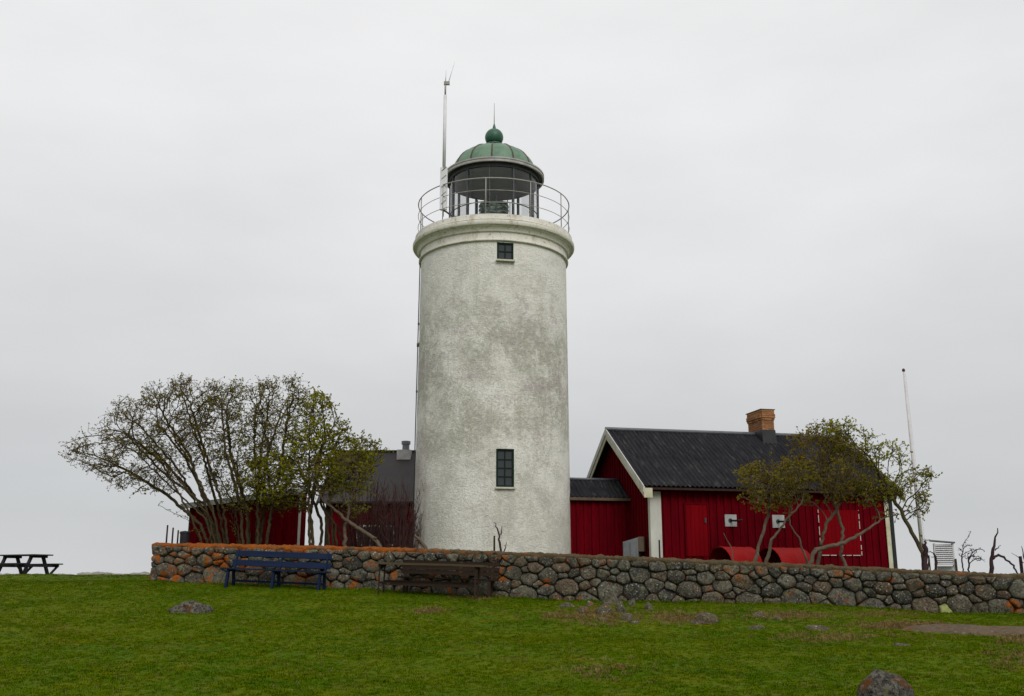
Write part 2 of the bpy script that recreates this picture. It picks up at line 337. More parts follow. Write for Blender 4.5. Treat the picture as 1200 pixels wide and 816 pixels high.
# ------------------------------------------------------------------ stone wall
rw = random.Random(11)
sw = empty('stone_wall', (0, 0, 0), 0, 'long rubble stone wall with orange lichen running across the lawn', 'wall')
wd = (WR - WL).normalized(); wn = Vector((wd.y, -wd.x)); WLEN = (WR - WL).length
def W3(s, d, z): p = WL + wd * s + wn * d; return Vector((p.x, p.y, z))
def sx_(s): return WL.x + wd.x * s
CAPH = .13
core = MB(); cap = MB(); ns = 110
for i in range(ns + 1):
    s = .12 + (WLEN - .12) * i / ns; x = sx_(s); b, t = wbase(x) - .35, wtop(x) - CAPH * .6
    core.v += [tuple(W3(s, -.105, b)), tuple(W3(s, -.105, t)), tuple(W3(s, -.72, t)), tuple(W3(s, -.72, b + .2))]
for i in range(ns):
    for j in range(4):
        a, c = i * 4 + j, i * 4 + (j + 1) % 4; core.f.append((a, a + 4, c + 4, c))
core.f += [(0, 1, 2, 3), tuple(ns * 4 + j for j in (3, 2, 1, 0))]
core.build('core', 'joint', sw)
ns = 700
prof = [(-.10, -.13), (-.045, -.06), (-.03, .0), (-.06, .04), (-.2, .065), (-.45, .06), (-.70, .04), (-.76, -.02), (-.74, -.12)]
for i in range(ns + 1):
    s = -.02 + (WLEN + .02) * i / ns; x = sx_(s); t = wtop(x)
    for j, (d, z) in enumerate(prof):
        q = Vector((s * 3.1, j * .9, 0)); e = .035 * noise.noise(q) + .03 * noise.noise(q * 3.3) + .018 * noise.noise(q * 7.1)
        zz = z + (e if j else e - .05 + .16 * (noise.noise(Vector((s * 1.9, 7, 0)))) ) * (1 if j < 7 else .5)
        cap.v.append(tuple(W3(s, d + (.05 * noise.noise(q * 1.7 + Vector((9, 0, 0))) + .03 * noise.noise(q * 5.3 + Vector((9, 0, 0)))) * (1 if j < 5 else .4), t - .06 + zz)))
m = len(prof)
for i in range(ns):
    for j in range(m - 1):
        a = i * m + j; cap.f.append((a, a + m, a + m + 1, a + 1))
cap.f += [tuple(range(m))]
cap.build('coping', 'cap_turf', sw, True)
# stones of uneven size: big ones low, small ones high
seeds = []; tries = 0
for (ra, rb_, hmax, n) in ((.25, .33, .34, 120), (.175, .24, .66, 800), (.118, .175, .97, 5000), (.072, .105, .99, 7000)):
    for _ in range(n):
        r_ = rw.uniform(ra, rb_); s_0, h_0 = rw.uniform(0, WLEN), rw.uniform(.02, hmax); x_ = sx_(s_0); Hh = wtop(x_) - CAPH - wbase(x_)
        if h_0 * Hh + r_ * .55 > Hh * 1.02: continue
        if all(((s_0 - q[0]) / 1.22) ** 2 + ((h_0 - q[1]) * Hh) ** 2 * 1.75 > ((r_ + q[2]) * .90) ** 2 for q in seeds if abs(q[0] - s_0) < 1.0): seeds.append((s_0, h_0, r_))
def clip(poly, a, b, c):       # keep a*x+b*y<=c
    o = []
    for i in range(len(poly)):
        p, q = poly[i], poly[(i + 1) % len(poly)]; dp, dq = a * p[0] + b * p[1] - c, a * q[0] + b * q[1] - c
        if dp <= 0: o.append(p)
        if (dp < 0) != (dq < 0):
            t = dp / (dp - dq); o.append((p[0] + (q[0] - p[0]) * t, p[1] + (q[1] - p[1]) * t))
    return o
def resample(poly, n):
    for _ in range(1):
        o = []
        for i in range(len(poly)):
            p, q = poly[i], poly[(i + 1) % len(poly)]
            o += [(p[0] * .90 + q[0] * .10, p[1] * .90 + q[1] * .10), (p[0] * .10 + q[0] * .90, p[1] * .10 + q[1] * .90)]
        poly = o
    d = [0]
    for i in range(len(poly)):
        p, q = poly[i], poly[(i + 1) % len(poly)]; d.append(d[-1] + math.hypot(q[0] - p[0], q[1] - p[1]))
    out_ = []; j = 0
    for k_ in range(n):
        t = d[-1] * k_ / n
        while d[j + 1] < t: j += 1
        p, q = poly[j], poly[(j + 1) % len(poly)]; f = (t - d[j]) / max(1e-9, d[j + 1] - d[j]); out_.append((p[0] + (q[0] - p[0]) * f, p[1] + (q[1] - p[1]) * f))
    return out_, d[-1]
SB = []
for s, h, wd_ in seeds:
    x = sx_(s); H = wtop(x) - CAPH - wbase(x) + .04
    SB.append((s, h * H * 1.35, wd_ ** 2, H))
YS = min((i for i, q in enumerate(SB) if q[2] < .045 and q[1] < .40), key=lambda i: abs(sx_(SB[i][0]) - 10.6))
def make_stone(poly, bulge, f, mat='boulder', gap=.004, n=16):
    """poly in wall metres (s, height) -> a rounded boulder face; f maps (s, out, height) to space"""
    cx = sum(p[0] for p in poly) / len(poly); cy = sum(p[1] for p in poly) / len(poly)
    rad = min(math.hypot(p[0] - cx, p[1] - cy) for p in poly)
    k_ = max(.5, 1 - gap / max(.05, rad)); poly = [(cx + (p[0] - cx) * k_, cy + (p[1] - cy) * k_) for p in poly]
    ps, per = resample(poly, n)
    if per < .26: return None
    mb = MB(); off = Vector((cx * 5, cy * 5, rw.random() * 50)); tilt = (rw.uniform(-.22, .22), rw.uniform(-.25, .25))
    for sc, d in ((.96, -.16), (1.0, -.04), (.95, .30 * bulge), (.80, .80 * bulge), (.42, 1.0 * bulge)):
        for p in ps:
            x_, y_ = cx + (p[0] - cx) * sc, cy + (p[1] - cy) * sc
            e = (noise.noise(Vector((x_ * 5, y_ * 5, 0)) + off) * .045 + noise.noise(Vector((x_ * 13, y_ * 13, 0)) + off) * .02) * (1 if d > -.03 else 0); x_ += .034 * noise.noise(Vector((x_ * 9, y_ * 9, 20))); y_ += .030 * noise.noise(Vector((x_ * 9, y_ * 9, 40)))
            mb.v.append(tuple(f(x_, d + e + ((x_ - cx) * tilt[0] + (y_ - cy) * tilt[1]) * (d > 0), y_)))
    mb.v.append(tuple(f(cx, bulge, cy)))
    for i in range(4):
        for j in range(n): mb.f.append((i * n + j, i * n + (j + 1) % n, (i + 1) * n + (j + 1) % n, (i + 1) * n + j))
    for j in range(n): mb.f.append((4 * n + j, 4 * n + (j + 1) % n, 5 * n))
    return mb.build('boulder', mat, sw, True)
for i, (s, h, w_, H) in enumerate(SB):
    if s > WLEN - .1: continue
    poly = [(max(.0, s - .9), -.16), (min(WLEN, s + .9), -.16), (min(WLEN, s + .9), H * 1.35), (max(.0, s - .9), H * 1.35)]
    for j, (s2, h2, w2, _) in enumerate(SB):
        if j == i or abs(s2 - s) > 1.8: continue
        a, b = s2 - s, h2 - h; c = (s2 * s2 + h2 * h2 - w2 - s * s - h * h + w_) / 2
        poly = clip(poly, a, b, c)
        if len(poly) < 3: break
    if len(poly) < 3: continue
    poly = [(p[0], p[1] / 1.35) for p in poly]; x = sx_(s); zb = wbase(x)
    make_stone(poly, rw.uniform(.035, .095), lambda a, d, hh: W3(a, d - .05, zb + hh + (wbase(sx_(a)) - zb)), 'yellow_stone' if i == YS else 'boulder')
# west end face of the wall
for (h0, h1, splits) in ((-.1, .48, (0, .74)), (.48, .82, (0, .42, .74)), (.82, .95, (0, .4, .74))):
    for a, b in zip(splits[:-1], splits[1:]):
        make_stone([(a, h0), (b, h0), (b, h1), (a, h1)], .10, lambda q, d, hh: W3(.10 - d, -q, wbase(WL.x) + hh))

# ------------------------------------------------------------------ lighthouse
TC = Vector((-.63, 32.0)); TZ0 = 1.55
lh = empty('lighthouse', (TC.x, TC.y, TZ0), 0, 'round white rendered lighthouse tower with green copper dome and railed gallery', 'lighthouse')
def zf(v, r): return P(600, v, TC.y - r).z - TZ0          # height of a feature on the near side, r from the axis
RB, RT = 2.52, 2.47
Z_AST = zf(281.5, 2.5); Z_LIP0 = zf(263, 2.7); Z_LIP1 = zf(256.5, 2.72); Z_DECK = zf(250.5, 2.6)
def shaft_r(z): return RB + (RT - RB) * min(1, z / Z_AST)
wins = []
for (v0, v1, cu, wpx) in ((283.5, 304.5, 592.3, 20), (526, 571, 592.0, 21.5)):
    z0, z1 = zf(v1, 2.5), zf(v0, 2.5); zc = P(592, (v0 + v1) / 2, 29.55)
    scale = FPX / ((29.55) * CP + (zc.z - EYE.z) * SP); off = (cu - 600) / scale - TC.x; ww = wpx / scale
    wins.append((math.asin(off / 2.5), ww / 2 / 2.5, z0, min(z1, Z_AST - .01), ww))
sidew = [(-R(84), .10, zf(384, 2.4) , zf(366, 2.4), .5)]
allw = wins + sidew
ths = sorted(set([round(2 * math.pi * i / 120 - math.pi, 5) for i in range(120)] + [round(t + s * hw, 5) for t, hw, *_ in allw for s in (-1, 1)]))
zs = sorted(set([round(z, 4) for z in np.linspace(-.6, Z_AST, 40)] + [round(z, 4) for _, _, a, b, _ in allw for z in (a, b)]))
sh = MB(); nT = len(ths)
for z in zs:
    for t in ths: r = shaft_r(z); sh.v.append((r * math.sin(t), -r * math.cos(t), z))
def in_win(t, z): return any(abs(t - a) < hw and z0 < z < z1 for a, hw, z0, z1, _ in allw)
for i in range(len(zs) - 1):
    for j in range(nT):
        t2 = ths[(j + 1) % nT] if j < nT - 1 else ths[0] + 2 * math.pi
        if in_win((ths[j] + t2) / 2, (zs[i] + zs[i + 1]) / 2): continue
        sh.f.append((i * nT + j, i * nT + (j + 1) % nT, (i + 1) * nT + (j + 1) % nT, (i + 1) * nT + j))
sho = sh.build('tower_shaft', 'render', lh, True)
for (t, hw, z0, z1, ww) in allw:
    m_ = MB(); a = Vector((math.sin(t - hw), -math.cos(t - hw), 0)); b = Vector((math.sin(t + hw), -math.cos(t + hw), 0)); rr = shaft_r(z0)
    ins = Vector((math.sin(t), -math.cos(t), 0)) * -.30
    for p, q, za, zb_ in ((a, a, z0, z1), (b, b, z0, z1), (a, b, z0, z0), (a, b, z1, z1)):
        if p is q: vs = [p * rr + Vector((0, 0, za)), p * rr + Vector((0, 0, zb_)), p * rr + ins + Vector((0, 0, zb_)), p * rr + ins + Vector((0, 0, za))]
        else: vs = [p * rr + Vector((0, 0, za)), q * rr + Vector((0, 0, za)), q * rr + ins + Vector((0, 0, za)), p * rr + ins + Vector((0, 0, za))]
        m_.add(vs, [(0, 1, 2, 3)])
    m_.build('reveal', 'moulding', lh)
def window(parent, loc, rz, w_, h_, nx_, nz_, fm, gm, sill=True, fw=.06, bw=.035, smat='sill_white', name='window'):
    fr_ = MB(); x = w_ / 2
    fr_.box(-x, -.03, 0, -x + fw, .04, h_).box(x - fw, -.03, 0, x, .04, h_).box(-x + fw, -.03, 0, x - fw, .04, fw).box(-x + fw, -.03, h_ - fw, x - fw, .04, h_)
    o = fr_.build(name, fm, parent); o.location = loc; o.rotation_euler = (0, 0, rz)
    cw, ch = (w_ - 2 * fw), (h_ - 2 * fw); px, pz = cw / nx_, ch / nz_
    b_ = MB()
    for i in range(1, nx_): b_.box(-x + fw + px * i - bw / 2, -.022, fw, -x + fw + px * i + bw / 2, .03, h_ - fw)
    for j in range(1, nz_): b_.box(-x + fw, -.018, fw + pz * j - bw / 2, x - fw, .028, fw + pz * j + bw / 2)
    b_.build('glazing_bar', fm, o)
    pane = MB().box(-px / 2, .0, -pz / 2, px / 2, .008, pz / 2).mesh('pane', gm)
    for i in range(nx_):
        for j in range(nz_): inst('pane', pane, o, (-x + fw + px * (i + .5), 0, fw + pz * (j + .5)))
    if sill: MB().box(-x - .03, -.17, -.05, x + .03, .0, 0).build('sill', smat, o)
    return o
for i, (t, hw, z0, z1, ww) in enumerate(allw):
    d = 2.42 if i < 2 else 2.38
    window(lh, (d * math.sin(t), -d * math.cos(t), z0), t, ww - .004, z1 - z0, 2, (2, 4, 2)[i], 'frame_green', 'window_glass', True)
# mouldings
Zf = Z_AST
MB().lathe([(2.44, Zf - .02), (2.535, Zf - .02), (2.55, Zf - .005), (2.55, Zf + .03), (2.53, Zf + .042), (2.49, Zf + .045)], 96).build('astragal', 'moulding', lh, True, 40)
MB().lathe([(2.495, Zf + .04), (2.495, Z_LIP0 - .16)], 96).build('frieze', 'moulding', lh, True)
MB().lathe([(2.49, Z_LIP0 - .17), (2.56, Z_LIP0 - .16), (2.58, Z_LIP0 - .10), (2.62, Z_LIP0 - .04), (2.655, Z_LIP0 - .03), (2.66, Z_LIP0 - .005), (2.74, Z_LIP0 + .01), (2.765, Z_LIP0 + .05), (2.765, Z_LIP1 - .05), (2.74, Z_LIP1 - .03), (2.60, Z_LIP1 - .025), (2.60, Z_LIP1 + .012), (2.69, Z_LIP1 + .016),
            (2.69, Z_DECK - .03), (2.57, Z_DECK), (1.2, Z_DECK + .02)], 96).build('gallery_cornice', 'moulding', lh, True, 35)
# lantern room
def zside(v): return P(600, v, TC.y).z - TZ0
Z_G1 = zside(207.5); Z_G0 = Z_G1 - .30
RG = 1.52
MB().lathe([(1.47, Z_DECK), (1.56, Z_DECK), (1.56, Z_DECK + .28), (1.50, Z_DECK + .30), (1.40, Z_DECK + .30)], 72).build('lantern_plinth', 'gutter_grey', lh, True, 35)
ph0 = R(-34)
for i in range(12):
    a = ph0 + i * R(30); x, y = math.sin(a), -math.cos(a)
    mu = MB().box(-.03 + .012 * (i % 2), -.045, Z_DECK + .3, .03 - .012 * (i % 2), .045, Z_G0 + .05).build('mullion', 'dark_metal', lh); mu.location = (RG * x, RG * y, 0); mu.rotation_euler = (0, 0, a)
    MB().lathe([(RG, Z_DECK + .31), (RG, Z_G0 + .04)], 10, a + .022, a + R(30) - .022).build('lantern_pane', 'lantern_glass', lh, True)
MB().ring(RG, Z_DECK + .85, .018).build('transom', 'dark_metal', lh, True)
MB().lathe([(.03, Z_G0 + .34), (.7, Z_G0 + .30), (1.2, Z_G0 + .16), (1.50, Z_G0 + .03)], 48).build('lantern_ceiling', 'ceiling_dark', lh, True)
MB().lathe([(1.685, Z_G1 - .06), (1.69, Z_G1 - .16), (1.72, Z_G1 - .175), (1.75, Z_G1 - .16), (1.75, Z_G1 - .10), (1.73, Z_G1 - .085), (1.755, Z_G1 - .06), (1.755, Z_G1 - .015), (1.72, Z_G1), (1.62, Z_G1 - .005), (1.55, Z_G1 - .03), (1.40, Z_G1)], 96).build('gutter', 'gutter_grey', lh, True, 30)
MB().lathe([(1.46, Z_G0 + .06), (1.56, Z_G0 + .03), (1.58, Z_G1 - .10), (1.70, Z_G1 - .065)], 72).build('soffit', 'dark_metal', lh, True, 30)
# optic
op = MB().lathe([(.06, Z_DECK + .30), (.42, Z_DECK + .34), (.42, Z_DECK + .40)] + [(.50 + .035 * (i % 2), Z_DECK + .42 + i * .075) for i in range(13)] + [(.30, Z_DECK + 1.42), (.05, Z_DECK + 1.55)], 20).build('optic', 'lens_glass', lh, True, 25)
for i in range(8):
    a = i * R(45) + .2; MB().beam((.57 * math.sin(a), -.57 * math.cos(a), Z_DECK + .02), (.57 * math.sin(a), -.57 * math.cos(a), Z_DECK + 1.45), .03, .03, (1, 0, 0)).build('optic_bar', 'dark_metal', op)
# dome of twelve copper sheets
ZD = Z_G1 - .01; DH = zside(174.5) - ZD; RD = 1.44; ND = 12
def dome(q): a = q * math.pi / 2; return (RD * (math.cos(a) ** .92), DH * math.sin(a) ** .95)
gore = MB(); nA, nQ = 8, 14
for q in range(nQ + 1):
    r, z = dome(.94 * q / nQ)
    for j in range(nA + 1):
        a = (j / nA - .5) * 2 * math.pi / ND; rr = r * (1 + .025 * math.cos(a * ND / 2)); gore.v.append((rr * math.sin(a), -rr * math.cos(a), z))
for q in range(nQ):
    for j in range(nA):
        b = q * (nA + 1) + j; gore.f.append((b, b + 1, b + nA + 2, b + nA + 1))
gm_ = gore.mesh('dome_sheet', 'copper', True)
rib = MB().tube([(0, -dome(.95 * q / 12)[0] * 1.006, dome(.95 * q / 12)[1]) for q in range(13)], .030, 6).mesh('dome_rib', 'rib_brown', True)
for i in range(ND):
    inst('dome_sheet', gm_, lh, (0, 0, ZD), (0, 0, (i + .5) * 2 * math.pi / ND)); inst('dome_rib', rib, lh, (0, 0, ZD), (0, 0, i * 2 * math.pi / ND - R(2)))
zt = ZD + DH; ZB = zside(161.5); BR = .325
MB().lathe([(.40, zt - .09), (.40, zt - .02), (.30, zt + .02), (.26, zt + .07), (.31, zt + .11), (.31, zt + .15), (.22, zt + .19), (.20, ZB - BR * .8)], 32).build('vent_neck', 'copper_dark', lh, True, 35)
bl = MB().lathe([(max(.004, BR * math.cos(a)), ZB + BR * math.sin(a)) for a in np.linspace(-math.pi / 2 + .5, math.pi / 2, 18)], 32).build('vent_ball', 'copper_dark', lh, True)
for i in range(16):
    a = i * R(22.5); r_ = BR * math.cos(R(38)) + .004; inst('vent_hole', MB().box(-.018, -.012, -.028, .018, .012, .028).mesh('vent_hole', 'lead_black') if i == 0 else bl.children[0].data, bl, (r_ * math.sin(a), -r_ * math.cos(a), ZB - BR * math.sin(R(38))), (R(-38), 0, a))
MB().lathe([(.075, ZB + BR - .02), (.05, ZB + BR + .09), (.02, ZB + BR + .2)], 12).build('finial', 'copper_dark', lh, True)
MB().tube([(0, 0, ZB + BR + .1), (0, 0, zside(121))], [.016, .008], 6).build('lightning_rod', 'rail_grey', lh, True)
# railing
RR = 2.60; RH = zf(208.5, RR) - Z_DECK
for nm, z, t in (('top_rail', RH, .019), ('middle_rail', RH * .66, .011), ('lower_rail', RH * .32, .011)):
    MB().ring(RR, Z_DECK + z, t, 96).build(nm, 'rail_grey', lh, True)
post = MB().tube([(0, 0, -.08), (0, 0, RH)], .017, 8).mesh('railing_post', 'rail_grey', True)
for i in range(11):
    a = R(-4.6) + i * 2 * math.pi / 11 + .02 * math.sin(i * 3); inst('railing_post', post, lh, (RR * math.sin(a), -RR * math.cos(a), Z_DECK))
# cable down the western side
ca = R(-86); cb = MB().tube([((shaft_r(z) + .035) * math.sin(ca), -(shaft_r(z) + .035) * math.cos(ca), z) for z in np.linspace(-.3, Z_AST + .3, 18)], .018, 6).build('lightning_cable', 'dark_metal', lh, True)
for z in (1.2, 3.6, 6.1, 8.4): MB().box(-.025, -.03, z - .03, .03, .03, z + .03).build('cable_clip', 'dark_metal', cb).location = ((shaft_r(z) + .03) * math.sin(ca), -(shaft_r(z) + .03) * math.cos(ca), 0)

# radio mast on the gallery
am_ = R(-41.5); mx_, my_ = TC.x + 2.66 * math.sin(am_), TC.y - 2.66 * math.cos(am_)
b_ = P(519.5, 246, my_); mast = empty('radio_mast', (b_.x, my_, b_.z), 0, 'slim white radio mast with whip aerial clamped to the lighthouse gallery', 'mast')
def mz(v): return P(520, v, my_).z - b_.z
MB().tube([(0, 0, mz(200)), (.0, 0, mz(112))], .055, 10).build('mast_tube', 'white_metal', mast, True)
MB().tube([(0, 0, mz(113)), (0, 0, mz(98))], .030, 8).build('upper_tube', 'rail_grey', mast, True)
MB().tube([(0, 0, mz(98)), (.015, 0, mz(82))], [.02, .008], 6).build('tip_aerial', 'white_metal', mast, True)
MB().tube([(.09, 0, mz(98)), (.30, 0, mz(73))], [.014, .009], 6).build('whip_aerial', 'white_metal', mast, True)
MB().box(-.05, -.04, mz(99.5), .14, .04, mz(96)).build('aerial_bracket', 'rail_grey', mast)
bx = MB().box(-.12, -.05, mz(246), .12, .05, mz(197)).build('base_panel', 'white_metal', mast)
for i in range(5):
    zz = mz(240) + i * .29; MB().beam((-.07, -.056, zz), (.08, -.056, zz + .14), .012, .03, (0, 1, 0)).build('panel_slot', 'cabinet_grey', bx)
MB().tube([(-.1, 0, .02), (.08, .02, -.05), (.28, .35, -.1), (.55, .7, .03)], .03, 6).build('stay_arm', 'dark_metal', mast, True)
MB().beam((0, .02, -.22), (0, .02, .3), .05, .03, (1, 0, 0)).build('rail_clamp', 'dark_metal', mast)

# ------------------------------------------------------------------ timber walls and corrugated roofs
def boards(mb, p0, p1, z0, top, pitch=.125, d0=.012, nrm=None):
    """vertical boards between plan points; top = height function of the distance along"""
    p0, p1 = Vector(p0), Vector(p1); Ln = (p1 - p0).length; e = (p1 - p0) / Ln; n = nrm or Vector((e.y, -e.x)); c = max(1, round(Ln / pitch))
    for i in range(c):
        a, b = Ln * i / c, Ln * (i + 1) / c - .007; d = d0 + (.034 if i % 2 else 0) + .004 * math.sin(i * 7.3)
        q = [p0 + e * a, p0 + e * b, p0 + e * b + n * d, p0 + e * a + n * d]
        ta, tb = top(a), top(b)
        mb.hexa([(q[3].x, q[3].y, z0), (q[2].x, q[2].y, z0), (q[1].x, q[1].y, z0), (q[0].x, q[0].y, z0), (q[3].x, q[3].y, ta), (q[2].x, q[2].y, tb), (q[1].x, q[1].y, tb), (q[0].x, q[0].y, ta)])
    # solid sheathing behind
    q = [p0, p1, p1 - n * .06, p0 - n * .06]; steps = 8
    for i in range(steps):
        a, b = Ln * i / steps, Ln * (i + 1) / steps; A, B = p0 + e * a, p0 + e * b; C, D = B - n * .06, A - n * .06
        mb.hexa([(*A, z0), (*B, z0), (*C, z0), (*D, z0), (*A, top(a)), (*B, top(b)), (*C, top(b)), (*D, top(a))])
    return mb
def corrugated(x0, x1, ya, za, yb, zb, wave=.155, amp=.027, n=6, rows=2, th=.012):
    """sheet from (ya,za) at the eave to (yb,zb) at the ridge"""
    mb = MB(); cnt = int((x1 - x0) / wave * n); sl = Vector((0, yb - ya, zb - za)); up = Vector((0, -(zb - za), yb - ya)).normalized()
    if up.z < 0: up = -up
    for r_ in range(rows):
        f0, f1 = r_ / rows - (.012 if r_ else 0), (r_ + 1) / rows
        for k2, (f, lift) in enumerate(((f0, .011), (f1, .003))):
            for i in range(cnt + 1):
                x = x0 + (x1 - x0) * i / cnt; p = Vector((0, ya, za)) + sl * f + up * (amp * math.sin(2 * math.pi * (x - x0) / wave) + lift); mb.v.append((x, p.y, p.z))
        b = r_ * 2 * (cnt + 1)
        for i in range(cnt): mb.f.append((b + i, b + i + 1, b + cnt + 2 + i, b + cnt + 1 + i))
    return mb

# ------------------------------------------------------------------ red timber house east of the tower
HC = P(764.5, 640, 30.3); HZ = 1.35; HA = R(12.6)
hs = empty('red_house', (HC.x, HC.y, HZ), HA, 'red timber house with black corrugated roof and brick chimney right of the lighthouse', 'house')
HL, HW = 8.05, 6.3; PT = math.tan(R(32.4)); OV = .36
EAVE = 3.03; APEX = EAVE + (HW / 2 + OV) * PT
def gtop(a): return EAVE + OV * PT + min(a, HW - a) * PT - .12
fw_ = MB(); boards(fw_, (0, 0), (HL, 0), 0, lambda a: EAVE + OV * PT - .13); fw_.build('front_wall', 'red_boards', hs)
boards(MB(), (0, HW), (0, 0), 0, gtop).build('gable_wall', 'red_boards', hs)
boards(MB(), (HL, 0), (HL, HW), 0, gtop).build('gable_wall', 'red_boards', hs)
boards(MB(), (HL, HW), (0, HW), 0, lambda a: EAVE + OV * PT - .13).build('rear_wall', 'red_boards', hs)
X0, X1 = -.36, HL + .42
corrugated(X0, X1, -OV, EAVE, HW / 2, APEX).build('roof', 'roof_sheet', hs, True)
corrugated(X0, X1, HW + OV, EAVE, HW / 2, APEX).build('roof', 'roof_sheet', hs, True)
MB().tube([(X0 - .02, HW / 2, APEX + .015), (X1 + .02, HW / 2, APEX + .015)], .075, 10).build('ridge_cap', 'ridge_metal', hs, True, 40)
# soffit, fascia, bargeboards
for s in (-1, 1):
    ye = -OV if s < 0 else HW + OV; m_ = MB(); yi = HW / 2
    m_.hexa([(X0 + .03, ye, EAVE - .11), (X1 - .03, ye, EAVE - .11), (X1 - .03, yi, APEX - .11), (X0 + .03, yi, APEX - .11), (X0 + .03, ye, EAVE - .07), (X1 - .03, ye, EAVE - .07), (X1 - .03, yi, APEX - .07), (X0 + .03, yi, APEX - .07)])
    m_.build('roof_boarding', 'rust_brown', hs)
    yq = ye - s * .27; y1 = yq + s * .03; MB().box(X0 + .05, min(yq, y1), EAVE - .14, X1 - .05, max(yq, y1), EAVE + .06).build('fascia', 'red_boards', hs)
    for xx, dx in ((X0, -1), (X1, 1)):
        for lay, (dd, h0, h1, mt) in enumerate(((.0, -.33, -.02, 'white_cream'), (.032, -.17, .035, 'white_paint'))):
            a, b = xx + dx * (dd - .03), xx + dx * (dd + .0); a, b = min(a, b), max(a, b); m_ = MB()
            m_.hexa([(a, ye + s * .06, EAVE + h0 - .03), (b, ye + s * .06, EAVE + h0 - .03), (b, yi, APEX + h0), (a, yi, APEX + h0), (a, ye + s * .06, EAVE + h1 - .03), (b, ye + s * .06, EAVE + h1 - .03), (b, yi, APEX + h1), (a, yi, APEX + h1)])
            m_.build('bargeboard', mt, hs)
        if dx < 0: MB().box(X0 - .005, ye - .07 if s < 0 else ye - .02, EAVE - .36, X0 + .26, ye - .035 if s < 0 else ye + .06, EAVE - .07).build('eave_end_board', 'white_cream', hs)
# corner boards
MB().box(-.06, -.065, 0, .30, -.036, EAVE + .05).box(-.065, -.036, 0, -.036, .10, EAVE + .05).build('corner_board', 'white_paint', hs)
MB().box(HL - .12, -.065, 0, HL + .03, -.036, EAVE + .05).build('corner_board', 'white_cream', hs); MB().box(HL + .036, -.10, 0, HL + .15, .1, EAVE + .03).build('downpipe', 'lead_black', hs)
# doors, plates
def hx(u, v):      # along the front wall of the house
    d = P(u, v, 10) - EYE; ex = Vector((math.cos(HA), math.sin(HA))); nrm = Vector((-math.sin(HA), math.cos(HA)))
    t = nrm.dot(Vector((HC.x, HC.y))) / nrm.dot(Vector((d.x, d.y))); p = EYE + d * t; return (Vector((p.x, p.y)) - Vector((HC.x, HC.y))).dot(ex), p.z - HZ
def hrect(u0, v0, u1, v1):
    vm = (v0 + v1) / 2; um = (u0 + u1) / 2; return hx(u0, vm)[0], hx(um, v1)[1], hx(u1, vm)[0], hx(um, v0)[1]
x0, z0, x1, z1 = hrect(804, 592, 828.5, 652); d_ = MB()
for i in range(5): a = x0 + (x1 - x0) * i / 5; d_.box(a, -.062, z0, a + (x1 - x0) / 5 - .006, -.036, z1)
do = d_.build('door', 'red_bright', hs); MB().box(x0 - .06, -.075, z0, x0 - .01, -.036, z1 + .06).box(x1 + .005, -.075, z0, x1 + .055, -.036, z1 + .06).box(x0 - .008, -.075, z1 + .006, x1 + .003, -.036, z1 + .06).build('door_frame', 'red_boards', do)
MB().box(x1 - .10, -.10, z0 + 1.0, x1 - .05, -.062, z0 + 1.15).build('handle', 'dark_metal', do)
x0, z0, x1, z1 = hrect(959, 598, 1006.5, 651); d_ = MB()
for i in range(10): a = x0 + (x1 - x0) * i / 10; d_.box(a, -.062, z0, a + (x1 - x0) / 10 - .006, -.036, z1)
do = d_.build('double_door', 'red_bright', hs, label='wide red double door outlined in flaking white paint'); rr_ = random.Random(4)
def dash(p, q, horiz):
    t = 0
    while t < 1:
        e = min(1, t + rr_.uniform(.07, .2)); a, b = p + (q - p) * t, p + (q - p) * e
        (MB().box(a.x, -.078, a.z - .011, b.x, -.063, a.z + .011) if horiz else MB().box(a.x - .011, -.078, a.z, a.x + .011, -.063, b.z)).build('painted_trim', 'white_paint', do)
        t = e + rr_.uniform(.03, .10)
for xx in (x0, x1): dash(Vector((xx, 0, z0)), Vector((xx, 0, z1)), False)
dash(Vector((x0 + .03, 0, z0)), Vector((x1 - .03, 0, z0)), True)
for i, (u0, v0, u1, v1) in enumerate(((848, 602.5, 863, 618), (903.5, 603, 919, 619.5))):
    x0, z0, x1, z1 = hrect(u0, v0, u1, v1); pl = MB().box(x0 + .02, -.062, z0 + .02, x1 - .02, -.036, z1 - .02).build('wall_plate', 'plate_grey', hs)
    xm, zm = (x0 + x1) / 2, (z0 + z1) / 2
    MB().tube([(xm - .02, -.05, zm), (xm + .05, -.30, zm - .02), (xm + .10, -.62, zm - .02)], .030, 8).build('exhaust_pipe', 'lead_black', pl, True)
    fg = MB().lathe([(.005, 0), (.065, 0), (.065, .02), (.005, .02)], 14).build('pipe_flange', 'dark_metal', pl); fg.location = (xm - .02, -.064, zm); fg.rotation_euler = (R(90), 0, 0)
